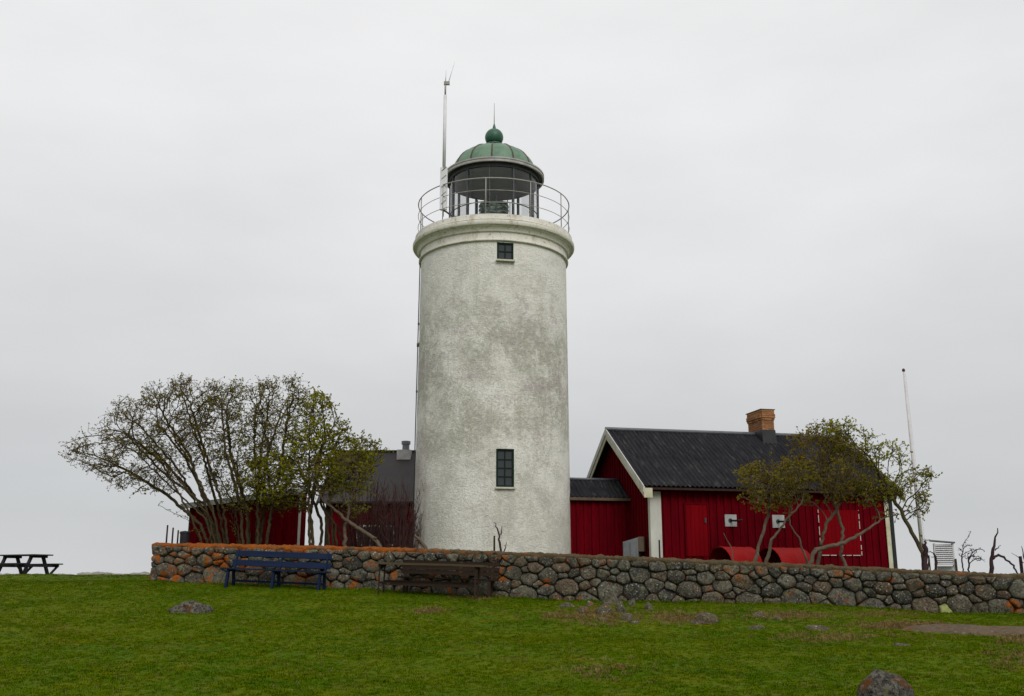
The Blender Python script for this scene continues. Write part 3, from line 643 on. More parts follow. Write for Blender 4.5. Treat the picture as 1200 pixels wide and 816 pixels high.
# chimney
cx_, _z = hx(890, 560); cx_ = None
cp = P(889, 505, HC.y + 4.45); lc = Vector((cp.x - HC.x, cp.y - HC.y)); CXL = lc.x * math.cos(HA) + lc.y * math.sin(HA)
ch = MB(); CW, CD = .23, .54; ZC0, ZC1 = APEX - .36, APEX + .62
ch.box(CXL - CW + .012, HW / 2 - CD + .012, ZC0, CXL + CW - .012, HW / 2 + CD - .012, ZC1 + .08)
cho = ch.build('chimney', 'brick_mortar', hs)
brk = {}
def brick(loc, lx, rz, proud):
    key = (round(lx, 3), proud)
    if key not in brk: brk[key] = MB().box(-lx / 2 + .005, -.055 - proud, -.031, lx / 2 - .005, .04, .031).mesh('brick', 'brick')
    return inst('brick', brk[key], cho, loc, (0, 0, rz))
rows = int((ZC1 - APEX + .05) / .075) + 1
for j in range(rows + 3):
    z = APEX - .02 + j * .072; pr = .0 if j < rows - 2 else (.03 if j == rows - 2 else (.06 if j < rows + 1 else .03))
    for s4 in range(4):
        a = s4 * R(90); half, dep = (CW, CD) if s4 % 2 == 0 else (CD, CW); cuts = [-half]
        while cuts[-1] < half - .26: cuts.append(cuts[-1] + (.12 if j % 2 and len(cuts) == 1 else .24))
        cuts.append(half)
        for c0, c1 in zip(cuts[:-1], cuts[1:]):
            m_ = (c0 + c1) / 2; lx = c1 - c0 + (2 * pr / len(cuts))
            brick((CXL + m_ * math.cos(a) + (dep - .055) * math.sin(a), HW / 2 + m_ * math.sin(a) - (dep - .055) * math.cos(a), z), lx, a, pr)
ztop = APEX - .02 + (rows + 2) * .072
MB().box(CXL - CW - .05, HW / 2 - CD - .05, ztop + .034, CXL + CW + .05, HW / 2 + CD + .05, ztop + .06).build('chimney_cap', 'brick_mortar', cho)
MB().hexa([(CXL - CW - .04, HW / 2 - CD - .08, APEX - .42), (CXL + CW + .04, HW / 2 - CD - .08, APEX - .42), (CXL + CW + .07, HW / 2 + CD + .16, APEX - .42), (CXL - CW - .07, HW / 2 + CD + .16, APEX - .42),
           (CXL - CW - .02, HW / 2 - CD - .02, APEX + .10), (CXL + CW + .02, HW / 2 - CD - .02, APEX + .10), (CXL + CW + .02, HW / 2 + CD + .02, APEX + .10), (CXL - CW - .02, HW / 2 + CD + .02, APEX + .10)]).build('flashing', 'lead_black', cho)

# connecting passage between tower and house
pg = empty('connecting_passage', (HC.x, HC.y, HZ), HA, 'low red boarded passage linking the white tower to the red house', 'annex')
PY0, PY1, PE = 1.9, 3.7, 2.80; PL = -2.22
boards(MB(), (PL, PY0), (-.045, PY0), 0, lambda a: PE).build('front_wall', 'red_boards', pg)
boards(MB(), (-.045, PY1), (PL, PY1), 0, lambda a: PE).build('rear_wall', 'red_boards', pg)
corrugated(PL - .12, -.05, PY0 - .18, PE + .02, (PY0 + PY1) / 2, PE + .70, rows=2).build('roof', 'roof_sheet', pg, True)
corrugated(PL - .12, -.05, PY1 + .18, PE + .02, (PY0 + PY1) / 2, PE + .70, rows=2).build('roof', 'roof_sheet', pg, True)
MB().tube([(PL - .1, (PY0 + PY1) / 2, PE + .71), (-.04, (PY0 + PY1) / 2, PE + .71)], .05, 8).build('ridge_cap', 'ridge_metal', pg, True)
MB().box(PL - .05, PY0 - .19, PE - .07, -.04, PY0 - .15, PE + .02).build('fascia', 'cabinet_brown', pg); MB().box(PL - .05, PY1 + .15, PE - .07, -.04, PY1 + .19, PE + .02).build('fascia', 'cabinet_brown', pg)
fl = MB().box(PL - .03, PY0 - .25, PE - .02, PL + .06, PY0 - .05, PE + .28).build('flashing', 'white_paint', pg)

# ------------------------------------------------------------------ buildings west of the tower
h2 = empty('dark_roofed_house', (-6.42, 34.5, 1.55), 0, 'red house with wide dark roof and metal flue between shrubs and tower', 'house')
L2, W2, E2 = 5.6, 7.0, 2.62; P2 = math.tan(R(30)); A2 = E2 + (W2 / 2 + .35) * P2
g2 = lambda a: E2 + .35 * P2 + min(a, W2 - a) * P2 - .08
boards(MB(), (0, 0), (L2, 0), 0, lambda a: E2 + .1).build('front_wall', 'red_boards', h2); boards(MB(), (0, W2), (0, 0), 0, g2).build('gable_wall', 'red_boards', h2)
boards(MB(), (L2, 0), (L2, W2), 0, g2).build('gable_wall', 'red_boards', h2); boards(MB(), (L2, W2), (0, W2), 0, lambda a: E2 + .1).build('rear_wall', 'red_boards', h2)
for s in (-1, 1):
    ye = -.35 if s < 0 else W2 + .35; m_ = MB(); yi = W2 / 2
    m_.hexa([(-.3, ye, E2), (L2 + .3, ye, E2), (L2 + .3, yi, A2), (-.3, yi, A2), (-.3, ye, E2 + .07), (L2 + .3, ye, E2 + .07), (L2 + .3, yi, A2 + .07), (-.3, yi, A2 + .07)]); m_.build('roof', 'roof_flat', h2)
    for xx in (-.335, L2 + .305): m_ = MB(); m_.hexa([(xx, ye, E2 - .14), (xx + .03, ye, E2 - .14), (xx + .03, yi, A2 - .14), (xx, yi, A2 - .14), (xx, ye, E2 + .06), (xx + .03, ye, E2 + .06), (xx + .03, yi, A2 + .06), (xx, yi, A2 + .06)]); m_.build('bargeboard', 'rust_brown', h2)
MB().box(-.28, W2 / 2 - .12, A2 + .055, L2 + .28, W2 / 2 + .12, A2 + .10).build('ridge_cap', 'lead_black', h2)
fx = P(475.5, 530, 38).x + 6.42; vf = MB().tube([(fx, W2 / 2, A2 - .1), (fx, W2 / 2, A2 + .36)], .14, 14).build('flue', 'zinc', h2, True, 40); MB().tube([(fx, W2 / 2, A2 + .34), (fx, W2 / 2, A2 + .46)], .18, 14).build('flue_cap', 'zinc', vf, True, 40); MB().box(fx - .26, W2 / 2 - .75, A2 - .34, fx + .26, W2 / 2 - .1, A2 + .04).build('flue_base', 'gutter_grey', vf)
window(h2, (1.72, -.06, .55), 0, 1.35, 1.35, 3, 2, 'white_paint', 'window_glass', True, .07, .04); window(h2, (3.6, -.06, .75), 0, .7, 1.1, 2, 2, 'white_paint', 'window_glass', True, .06, .035)
MB().box(-.05, -.06, 0, .10, -.036, E2).build('corner_board', 'rust_brown', h2)

shd = empty('red_shed', (-10.35, 32.0, 1.6), R(3), 'small red shed with sloping roof behind the tall bare shrubs', 'shed')
SL, SD = 3.48, 1.0; st = lambda a: 2.35 + .135 * a
boards(MB(), (0, 0), (SL, 0), 0, st, nrm=Vector((0, -1))).build('front_wall', 'red_boards', shd); boards(MB(), (SL, SD), (0, SD), 0, lambda a: st(SL - a)).build('rear_wall', 'red_boards', shd)
boards(MB(), (0, SD), (0, 0), 0, lambda a: st(0)).build('side_wall', 'tarred_wood', shd); boards(MB(), (SL, 0), (SL, SD), 0, lambda a: st(SL)).build('side_wall', 'red_boards', shd)
m_ = MB(); a, b = -.25, SL + .2
m_.hexa([(a, -.35, st(a) - .0), (b, -.35, st(b)), (b, SD + .2, st(b)), (a, SD + .2, st(a)), (a, -.35, st(a) + .05), (b, -.35, st(b) + .05), (b, SD + .2, st(b) + .05), (a, SD + .2, st(a) + .05)]); m_.build('roof', 'lead_black', shd)
m_ = MB(); m_.hexa([(a, -.385, st(a) - .12), (b, -.385, st(b) - .12), (b, -.352, st(b) - .12), (a, -.352, st(a) - .12), (a, -.385, st(a) + .03), (b, -.385, st(b) + .03), (b, -.352, st(b) + .03), (a, -.352, st(a) + .03)]); m_.build('fascia', 'plate_grey', shd)
MB().box(SL - .03, -.075, 0, SL + .05, -.045, st(SL) - .02).build('corner_board', 'white_paint', shd)

# ------------------------------------------------------------------ benches and tables
def bench():
    o = P(323, 687, 25.75); r = empty('park_bench', (o.x, o.y, ground(o.x, o.y) - .01), math.atan2(wd.y, wd.x), 'blue painted slatted bench standing against the stone wall', 'bench')
    r.rotation_euler[1] = .040; Lh = 1.36; m = 'bench_blue'
    for k_, y in enumerate((-.23, -.075, .08)): MB().box(-Lh - .05, y - .07, .43, Lh + .02, y + .07, .465).build('seat_slat', m, r)
    for z, x0, x1 in ((.60, -Lh + .05, Lh - .02), (.84, -Lh + .07, Lh - .04)): 
        q = MB().box(x0, -.016, -.075, x1, .016, .075).build('back_slat', m, r); q.location = (0, .20 + (z - .5) * .32, z); q.rotation_euler = (R(-17), 0, 0)
    for x in (-1.22, .0, 1.22):
        MB().beam((x, -.20, .43), (x, -.27, -.08), .09, .06, (1, 0, 0)).build('leg', m, r); MB().beam((x, .13, .40), (x, .22, -.08), .07, .06, (1, 0, 0)).build('leg', m, r)
        MB().beam((x, -.24, .40), (x, .18, .40), .06, .05).build('seat_bearer', m, r); MB().beam((x, .145, .38), (x, .34, .93), .06, .04, (1, 0, 0)).build('back_post', m, r)
    MB().box(-1.2, .10, .12, 1.2, .13, .17).build('stretcher', m, r)
bench()
def old_seat():
    ang = math.atan2(wd.y, wd.x); o = P(523, 695, 25.45); z = ground(o.x, o.y)
    r = empty('slatted_bench', (o.x, o.y, z), ang, 'dark weathered wooden bench with slatted back between the table and the stone wall', 'bench'); r.rotation_euler[1] = .035
    for zz in (.56, .68, .80): MB().box(-1.22, -.015, -.05, 1.30, .015, .05).build('back_slat', 'old_wood', r).location = (0, .16 + (zz - .5) * .2, zz)
    for y in (-.17, -.04, .09): MB().box(-1.22, y - .055, .40, 1.30, y + .055, .435).build('seat_slat', 'old_wood', r)
    for x in (-1.05, 1.12):
        MB().beam((x, -.18, .40), (x, -.2, -.06), .07, .05, (1, 0, 0)).build('leg', 'rust_brown', r); MB().beam((x, .10, -.06), (x, .25, .84), .07, .05, (1, 0, 0)).build('leg', 'rust_brown', r); MB().beam((x, -.2, .37), (x, .15, .37), .06, .05).build('seat_bearer', 'rust_brown', r)
    o = P(506, 697, 24.65); z = ground(o.x, o.y)
    r = empty('wooden_table', (o.x, o.y, z), ang, 'long dark weathered table on thin rusty legs right of the blue bench', 'table'); r.rotation_euler[1] = .03
    for k_, y in enumerate((-.25, -.085, .08, .245)): MB().box(-1.38 + .02 * k_, y - .075, .735, 1.30, y + .075, .785).build('top_plank', 'grey_wood', r)
    for x in (-1.28, 1.10):
        for y in (-.24, .24): MB().beam((x, y, .735), (x, y, -.06), .034, .034, (1, 0, 0)).build('leg', 'rust_brown', r)
        MB().beam((x, -.27, .70), (x, .27, .70), .05, .06).build('cross_bar', 'rust_brown', r); MB().beam((x, -.24, .30), (x, .24, .30), .04, .04).build('cross_bar', 'rust_brown', r)
    MB().box(-1.25, .215, .29, 1.08, .245, .36).build('stretcher', 'old_wood', r); MB().box(-1.25, -.02, .24, 1.08, .02, .30).build('stretcher', 'old_wood', r)
old_seat()
def picnic():
    o = P(26, 675, 37.5); z = ground(o.x, o.y); m = 'tarred_wood'
    r = empty('picnic_table', (o.x, o.y, z), R(-27), 'black picnic table with attached benches on the far left skyline', 'picnic table'); r.scale = (1.06, 1.06, 1.0)
    for i in range(5): y = -.32 + i * .16; MB().box(-1.0, y - .07, .74, 1.0, y + .07, .785).build('top_plank', m, r)
    for s in (-1, 1):
        for y in (.62, .77): MB().box(-1.0, s * y - .065, .42, 1.0, s * y + .065, .465).build('seat_plank', m, r)
    for x in (-.68, .68):
        for s in (-1, 1):
            MB().beam((x, s * .22, .74), (x, s * .52, -.03), .07, .12, (1, 0, 0)).build('leg', m, r); MB().beam((x + .08, s * .50, .04), (x + .08, s * .83, .40), .05, .09, (1, 0, 0)).build('brace', m, r)
        MB().beam((x + .06, -.85, .385), (x + .06, .85, .385), .05, .11).build('seat_bearer', m, r); MB().beam((x + .06, -.36, .70), (x + .06, .36, .70), .05, .08).build('top_bearer', m, r)
picnic()

# ------------------------------------------------------------------ things beside the red house
def drum(u, v, Y, r_, Ln, rz, label):
    c = P(u, v, Y); zt_ = c.z; o = empty('steel_drum', (c.x, c.y, zt_ - 2 * r_ - .03), rz, label, 'drum', 'red drums along the house wall'); m_ = MB(); n = 40
    for x, rr in ((0, r_), (.03, r_ + .012), (.06, r_), (Ln / 2 - .03, r_), (Ln / 2, r_ + .01), (Ln / 2 + .03, r_), (Ln - .06, r_), (Ln - .03, r_ + .012), (Ln, r_)):
        for j in range(n): a = 2 * math.pi * j / n; m_.v.append((x, rr * math.cos(a), r_ + rr * math.sin(a)))
    for i in range(8):
        for j in range(n): m_.f.append((i * n + j, (i + 1) * n + j, (i + 1) * n + (j + 1) % n, i * n + (j + 1) % n))
    m_.f.append(tuple(8 * n + j for j in range(n))); m_.build('shell', 'red_gloss', o, True, 35)
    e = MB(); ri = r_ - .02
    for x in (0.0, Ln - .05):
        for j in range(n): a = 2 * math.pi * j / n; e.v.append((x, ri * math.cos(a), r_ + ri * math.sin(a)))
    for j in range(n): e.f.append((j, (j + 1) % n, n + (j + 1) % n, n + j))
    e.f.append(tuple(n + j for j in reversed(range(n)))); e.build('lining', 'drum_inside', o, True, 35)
    rm = MB().lathe([(ri, 0), (r_ + .004, 0), (r_ + .004, .02)], n).build('rim', 'red_gloss', o); rm.rotation_euler = (0, R(-90), 0); rm.location = (.004, 0, r_)
drum(842, 639.5, 28.9, .66, 1.05, R(24), 'open red steel drum lying below the wall plate nearest the plain red door')
drum(899, 640.5, 29.1, .66, 1.15, R(24), 'open red steel drum lying behind the forked tree trunk')
o = P(737, 660, 30.6); cb = empty('meter_cabinet', (o.x, o.y, 1.45), R(-18), 'grey metal cabinet with brown side box beside the white corner board', 'cabinet')
top = P(740, 630, o.y).z - 1.45
MB().hexa([(-.17, 0, 0), (.30, 0, 0), (.30, .45, 0), (-.17, .45, 0), (-.17, 0, top - .13), (.30, 0, top), (.30, .45, top), (-.17, .45, top - .13)]).build('body', 'cabinet_grey', cb)
for i in range(2): MB().box(-.14 + i * .20, -.02, .3, .04 + i * .20, 0, top - .15).build('door', 'zinc', cb)
MB().box(.305, .0, top - .42, .47, .35, top + .02).build('side_box', 'cabinet_brown', cb)
def post_at(u, v0, Y, r_, mat, label, name='fence_post', cat='post', grp=None, lean=0):
    t = P(u, v0, Y); gz = ground(t.x, t.y) - .1; o = MB().tube([(0, 0, 0), (lean * .5, 0, (t.z - gz) * .55), (lean, .0, t.z - gz)], [r_ * 1.1, r_, r_ * .9], 8).build(name, mat, None, True, 50, (t.x - lean, t.y, gz)); return tag(o, label, cat, grp)
post_at(772.5, 633, 28.5, .025, 'tarred_wood', 'thin black stake in front of the white corner board')
for i, (u, v) in enumerate(((196.5, 615.5), (203, 618.5), (209, 621.5))): post_at(u, v, 28.2 + i * .4, .026, 'rust_brown', ('tallest of three rusty stakes, above the left end of the stone wall', 'middle of three rusty stakes above the left end of the stone wall', 'shortest of three rusty stakes, nearest the dark bin')[i], 'iron_stake', 'stake', 'rusty stakes at the wall end')
post_at(1195.5, 652, 26.2, .045, 'bark_purple', 'short dark post above the wall at the right edge of the photo')
post_at(1088.5, 651, 26.4, .02, 'bark_dark', 'thin dark stake between the broken trunk and the white weather screen'); post_at(1119.8, 655, 26.4, .03, 'bark_dark', 'short dark stake between the white weather screen and the leafless bush')
o = P(216, 636, 28.8); bn = empty('rubbish_bin', (o.x, o.y, 1.7), 0, 'low black bin behind the left end of the stone wall', 'bin'); tp = P(216, 623, 28.8).z - 1.7
MB().lathe([(.02, 0), (.11, 0), (.135, tp - .06)], 20).build('body', 'tarred_wood', bn, True, 40); MB().lathe([(.15, tp - .06), (.15, tp - .02), (.13, tp), (.01, tp + .02)], 20).build('lid', 'lead_black', bn, True, 40)

# flagpole
o = P(1083, 662, 36); t = P(1059, 436, 36); gz = ground(o.x, o.y) - .2
fp = empty('flagpole', (o.x, o.y, gz), 0, 'tall thin white flagpole leaning left beyond the red house', 'flagpole'); dv = t - Vector((o.x, o.y, gz))
MB().tube([(0, 0, 0), tuple(dv * .5), tuple(dv)], [.075, .058, .034], 12).build('pole', 'flag_white', fp, True); MB().lathe([(.02, 0), (.055, .03), (.055, .09), (.02, .13)], 12).build('knob', 'pole_red', fp, True).location = dv
MB().tube([tuple(Vector((.09, -.05, 1.3))), tuple(dv * .99 + Vector((.05, -.03, 0)))], .005, 4).build('halyard', 'flag_white', fp)

# louvred weather screen
o = P(1107.5, 662, 26.7); sc_ = empty('weather_screen', (o.x, o.y, ground(o.x, o.y)), R(-20), 'white louvred weather instrument screen on legs above the stone wall', 'weather screen'); sc_.scale = (.84, .84, 1)
zb_ = P(1107, 660, 26.7).z - sc_.location.z; zt_ = P(1107, 637, 26.7).z - sc_.location.z; hh = zt_ - zb_
for x in (-.27, .27):
    for y in (-.2, .2): MB().box(x - .03, y - .03, -.1, x + .03, y + .03, zb_).build('leg', 'white_metal', sc_)
bd = MB().box(-.24, -.19, zb_ + .01, .24, .19, zt_ - .03).build('body', 'plate_grey', sc_)
for x in (-.29, .25): MB().box(x, -.235, zb_, x + .04, -.19, zt_).box(x, .19, zb_, x + .04, .235, zt_).build('corner_stile', 'white_metal', sc_)
lv = MB().hexa([(-.245, -.235, -.022), (.245, -.235, -.022), (.245, -.192, .008), (-.245, -.192, .008), (-.245, -.235, -.014), (.245, -.235, -.014), (.245, -.192, .018), (-.245, -.192, .018)]).mesh('louvre', 'white_metal')
for i in range(9): inst('louvre', lv, sc_, (0, 0, zb_ + .045 + i * (hh - .07) / 8.5))
MB().box(-.29, -.24, zb_ - .05, .29, .24, zb_ - .002).build('floor_board', 'white_metal', sc_)
MB().hexa([(-.38, -.30, zt_ + .06), (.34, -.30, zt_ - .0), (.34, .30, zt_ - .0), (-.38, .30, zt_ + .06), (-.38, -.30, zt_ + .09), (.34, -.30, zt_ + .03), (.34, .30, zt_ + .03), (-.38, .30, zt_ + .09)]).build('roof', 'zinc', sc_)
MB().box(-.25, .05, -.02, .30, .18, zb_ - .08).build('step', 'white_metal', sc_)

# ------------------------------------------------------------------ shrubs and small trees, grown towards points of free space
def grow(stems, att, step, infl, kill, iters, rg):
    pos, par = [], []
    for poly in stems:
        prev = -1; pts = [Vector(p) for p in poly]
        if pos:
            dmin, jmin = min(((pts[0] - q).length, j) for j, q in enumerate(pos))
            if dmin < .25: prev = jmin
        for a, b in zip(pts[:-1], pts[1:]):
            c = max(1, int((b - a).length / step))
            for i in range(c if not (prev == -1) else c + 1):
                f = (i + (1 if prev != -1 and not (a == pts[0] and i == 0 and prev == -1) else 0)) / c
                p = a.lerp(b, min(1, f)); p += Vector((rg.gauss(0, 1), rg.gauss(0, 1), rg.gauss(0, .5))) * step * .16
                pos.append(p); par.append(prev); prev = len(pos) - 1
    global NSTEM; NSTEM = len(pos)
    A = np.array(att, dtype=np.float64); Pn = np.array(pos, dtype=np.float64)
    near = np.zeros(len(A), int); nd_ = np.full(len(A), 1e9); parl = list(par); new0 = 0; kids = {}
    for it in range(iters):
        if len(A) == 0: break
        blk = Pn[new0:]
        if len(blk):
            d = ((A[:, None, :] - blk[None, :, :]) ** 2).sum(2); j = d.argmin(1); dm = d[np.arange(len(A)), j]; up = dm < nd_
            nd_[up] = dm[up]; near[up] = j[up] + new0
        keep = nd_ > kill * kill; A, near, nd_ = A[keep], near[keep], nd_[keep]
        act = nd_ < infl * infl
        if not act.any(): break
        v = A[act] - Pn[near[act]]; v /= np.linalg.norm(v, axis=1)[:, None]; acc = {}
        for n_, vv in zip(near[act], v): acc[n_] = acc.get(n_, 0) + vv
        newp = []; new0 = len(Pn)
        for n_, vv in acc.items():
            if kids.get(n_, 0) >= 4: continue
            l_ = np.linalg.norm(vv); 
            if l_ < 1e-6: continue
            back = Pn[n_] - Pn[parl[n_]] if parl[n_] >= 0 else np.array([0, 0, step]); bl_ = np.linalg.norm(back) + 1e-9
            rad_ = Pn[n_] - Pn[0]; rad_ = rad_ / (np.linalg.norm(rad_) + .3)
            dr = vv / l_ + .35 * back / bl_ + .42 * rad_ + np.array([rg.gauss(0, .25), rg.gauss(0, .25), rg.gauss(0, .2) + .06]); dr /= np.linalg.norm(dr)
            newp.append(Pn[n_] + dr * step); parl.append(n_); kids[n_] = kids.get(n_, 0) + 1
        if not newp: break
        Pn = np.vstack([Pn, np.array(newp)])
    return Pn, parl
def blob(rg, ells, n):
    pts = blob0(rg, ells, n); k_ = max(6, n // 60); cs = [Vector(p) for p in rg.sample(pts, k_)]; out_ = []
    for p in pts:
        p = Vector(p); c = min(cs, key=lambda q: (q - p).length_squared); out_.append(tuple(p.lerp(c, .42)))      # draw the growth together into tufts
    return out_
def blob0(rg, ells, n):
    """ells: (u, v, Y, ru, rv, ry, weight): rounded masses of crown"""
    res = []; tot = sum(e[6] for e in ells)
    for (u, v, Y, ru, rv, ry, wt) in ells:
        c = P(u, v, Y); px = FPX / (Y * CP + (c.z - EYE.z) * SP)
        for _ in range(int(n * wt / tot)):
            while True:
                d = Vector((rg.uniform(-1, 1), rg.uniform(-1, 1), rg.uniform(-1, 1)))
                if d.length < 1 and (d.length > .45 or rg.random() < .35): break
            res.append((c.x + d.x * ru / px, c.y + d.y * ry, c.z + d.z * rv / px))
    return res
def tree(name, label, cat, stems, ells, n_att, bark_, leaf, seed, step=.095, infl=1.1, kill=.115, nleaf=3, lsize=.04, tip=.0075, expo=2.75, leaf2=None, twl=(.12, .30), group=None, stem_r=None, more=0, stem_min=0):
    rg = random.Random(seed); st = [[P(*q) for q in s] for s in stems]
    if more:
        base_ = list(st)
        for _ in range(more):
            a, b = rg.sample(base_, 2); f = rg.uniform(.1, .9); m_ = min(len(a), len(b)); o_ = Vector((rg.gauss(0, .10), rg.gauss(0, .35), 0))
            st.append([a[i].lerp(b[i], f) + o_ * (.5 + .5 * i) + Vector((rg.gauss(0, .12), rg.gauss(0, .12), rg.gauss(0, .1))) * (i > 0) for i in range(m_)])
    for s in st:
        if s[0].z < 3.0 and len(s) > 2: s[0].z = min(s[0].z, ground(s[0].x, s[0].y) - .1)
    Pn, par = grow(st, blob(rg, ells, n_att), step, infl, kill, 90, rg)
    n = len(Pn); ch = [[] for _ in range(n)]
    for i, p in enumerate(par):
        if p >= 0: ch[p].append(i)
    rad = np.zeros(n)
    for i in range(n - 1, -1, -1): rad[i] = tip if not ch[i] else sum(rad[c] ** expo for c in ch[i]) ** (1 / expo)
    if stem_min:
        for i in range(NSTEM):
            j, c = i, 0
            while ch[j] and min(ch[j]) < NSTEM: j = min(ch[j]); c += 1
            rad[i] = max(rad[i], min(stem_min, .012 + c * .0022))
    rad = np.minimum(rad, stem_r or .068)
    root = empty(name, tuple(Pn[0]), 0, label, cat, group); o0 = Vector(Pn[0]); V = [Vector(p) - o0 for p in Pn]
    thick, thin = MB(), MB()
    def chain(i0, start):
        stack = [(i0, start)]
        while stack:
            i, st_ = stack.pop(); pts, rs = ([V[st_]], [min(rad[st_], rad[i] * 1.3)]) if st_ >= 0 else ([], [])
            while True:
                pts.append(V[i]); rs.append(rad[i])
                if not ch[i]: break
                m_ = max(ch[i], key=lambda c: rad[c])
                for c in ch[i]:
                    if c != m_: stack.append((c, i))
                if rad[m_] < .017 <= rad[i] and len(pts) > 1: stack.append((m_, i)); break
                i = m_
            if len(pts) < 2: continue
            mr_ = max(rs[1:]); (thick if mr_ >= .017 else thin).tube(pts, rs, 7 if mr_ > .04 else (5 if mr_ >= .017 else 3), False)
    for i, p in enumerate(par):
        if p < 0: chain(i, -1)
    lv = MB(); lv2 = MB()
    def leaf_at(p, mb_, s):
        a = Vector((rg.gauss(0, 1), rg.gauss(0, 1), rg.gauss(0, .8) + .3)).normalized(); b = a.orthogonal().normalized(); b = (b * math.cos(1.) + a.cross(b) * rg.uniform(-1, 1)).normalized()
        mb_.add([p, p + a * s * .5 + b * s * .32, p + a * s, p + a * s * .5 - b * s * .32], [(0, 1, 2, 3)])
    for i in range(n):
        if ch[i] and rad[i] > tip * 1.9: continue
        tips = not ch[i]
        for _ in range(2 if tips else (1 if rg.random() < .5 else 0)):
            d = Vector((rg.gauss(0, 1), rg.gauss(0, 1), rg.gauss(.5, .8))).normalized(); q = V[i] + d * rg.uniform(*twl); mid = (V[i] + q) / 2 + Vector((rg.gauss(0, .02), rg.gauss(0, .02), .01))
            thin.tube([V[i], mid, q], [tip * .8, tip * .6, tip * .35], 3, False)
            for _ in range(nleaf):
                f = rg.random(); p = V[i].lerp(q, f) if rg.random() < .6 else q; s = lsize * rg.uniform(.6, 1.4); leaf_at(p, lv2 if leaf2 and noise.noise(p * .8 + o0) > .05 else lv, s)
    thick.build('trunk', bark_, root, True); cr_ = thin.build('crown', bark_, root)
    if lv.v: lv.build('leaves', leaf, cr_)
    if lv2.v: lv2.build('leaves', leaf2, cr_)
    return root
Y = 29.3
G1 = 'tall shrubs left of the tower'
tree('bare_shrub', 'largest bare shrub fanning far out to the left above the wall end', 'shrub',
     [[(262, 645, Y), (235, 615, Y), (196, 580, Y + .3), (150, 552, Y)], [(266, 646, Y + .3), (240, 600, Y + .5), (205, 545, Y + .4), (165, 500, Y)], [(268, 646, Y - .2), (250, 598, Y - .4), (222, 540, Y - .6), (190, 490, Y - .4)],
      [(274, 646, Y + .2), (262, 595, Y), (240, 530, Y + .2), (222, 470, Y)], [(255, 645, Y + .1), (225, 612, Y + .4), (185, 592, Y + .4)]],
     [(122, 532, Y, 42, 28, 1.4, 1.2), (165, 505, Y, 50, 46, 1.8, 2.1), (205, 490, Y, 45, 46, 1.8, 2), (228, 475, Y, 34, 38, 1.6, 1.6), (160, 560, Y, 45, 22, 1.2, .9), (225, 540, Y, 40, 40, 1.5, 1.2), (105, 540, Y, 26, 16, 1.0, .6), (180, 540, Y, 60, 40, 1.5, 1.4)], 5200,
     'bark_dark', 'leaf_olive', 21, more=10, stem_r=.05, nleaf=4, lsize=.050, leaf2='leaf_brown', group=G1)
tree('bare_shrub', 'upright bare shrub in front of the small red shed', 'shrub',
     [[(292, 648, Y), (290, 600, Y), (272, 540, Y), (265, 480, Y)], [(300, 648, Y + .3), (302, 590, Y + .2), (298, 530, Y + .3), (300, 480, Y)], [(308, 648, Y - .2), (318, 600, Y - .3), (330, 540, Y - .4), (338, 480, Y - .2)], [(288, 648, Y + .4), (270, 595, Y + .6), (250, 560, Y + .8)]],
     [(262, 485, Y, 32, 40, 1.6, 1.4), (300, 480, Y, 36, 38, 1.6, 1.6), (340, 480, Y, 40, 42, 1.6, 1.9), (310, 530, Y, 55, 40, 1.5, 1.8), (280, 540, Y, 45, 35, 1.5, 1.2), (295, 580, Y, 55, 30, 1.2, 1.3)], 6000,
     'bark_dark', 'leaf_olive', 22, more=9, stem_r=.05, nleaf=4, lsize=.054, leaf2='leaf_green', group=G1)
Y2 = 28.7
tree('leafy_shrub', 'greenest shrub at the gap between the shed and the dark roofed house', 'shrub',
     [[(368, 650, Y2), (362, 610, Y2), (368, 575, Y2), (372, 540, Y2)], [(374, 650, Y2 + .2), (378, 615, Y2 + .2), (366, 585, Y2 + .2), (350, 545, Y2 + .2)], [(400, 650, Y2), (392, 615, Y2), (375, 590, Y2), (385, 555, Y2)], [(372, 650, Y2 - .3), (364, 600, Y2 - .4), (378, 520, Y2 - .3)]],
     [(372, 495, Y2, 30, 40, 1.3, 1.2), (365, 545, Y2, 42, 34, 1.4, 2), (400, 550, Y2, 36, 32, 1.3, 1.8), (425, 535, Y2, 26, 22, 1.0, .9), (345, 575, Y2, 34, 28, 1.0, 1.2), (395, 525, Y2, 36, 30, 1.3, 1.5), (320, 560, Y2, 34, 34, 1.0, 1.2)], 5600,
     'bark_dark', 'leaf_green', 23, more=3, nleaf=6, lsize=.070, leaf2='leaf_bright', group=G1)
tree('leaning_shrub', 'shrub with a long pale limb lying up from the wall left of the tower', 'shrub',
     [[(474, 654, 27.6), (440, 632, 27.7), (408, 612, 27.8), (378, 585, 27.9), (366, 560, 28)], [(408, 648, 28), (404, 620, 28), (412, 585, 28), (420, 560, 28)]],
     [(420, 548, 28, 28, 24, .9, 1.1), (385, 560, 28, 30, 26, 1.0, 1.0), (410, 590, 28, 30, 18, .8, .5)], 900, 'bark_pale', 'leaf_olive', 24, nleaf=6, lsize=.06, leaf2='leaf_green', group=G1, stem_min=.055, stem_r=.075)
Y3 = 27.2
G2 = 'wind-bent trees before the red house'
tree('small_tree', 'low forked tree with rounded olive crown before the two wall plates', 'tree',
     [[(876, 668, Y3), (887, 648, Y3), (900, 605, Y3), (905, 580, Y3)], [(887, 650, Y3), (905, 632, Y3 - .2), (925, 605, Y3 - .3), (938, 590, Y3 - .3)]],
     [(888, 565, Y3, 28, 27, 1.0, 1.5), (925, 560, Y3, 30, 28, 1.0, 1.5), (905, 590, Y3, 32, 14, .8, .6)], 1600, 'bark_pale', 'leaf_brown', 31, nleaf=9, lsize=.068, leaf2='leaf_olive', group=G2, stem_min=.06, stem_r=.085)
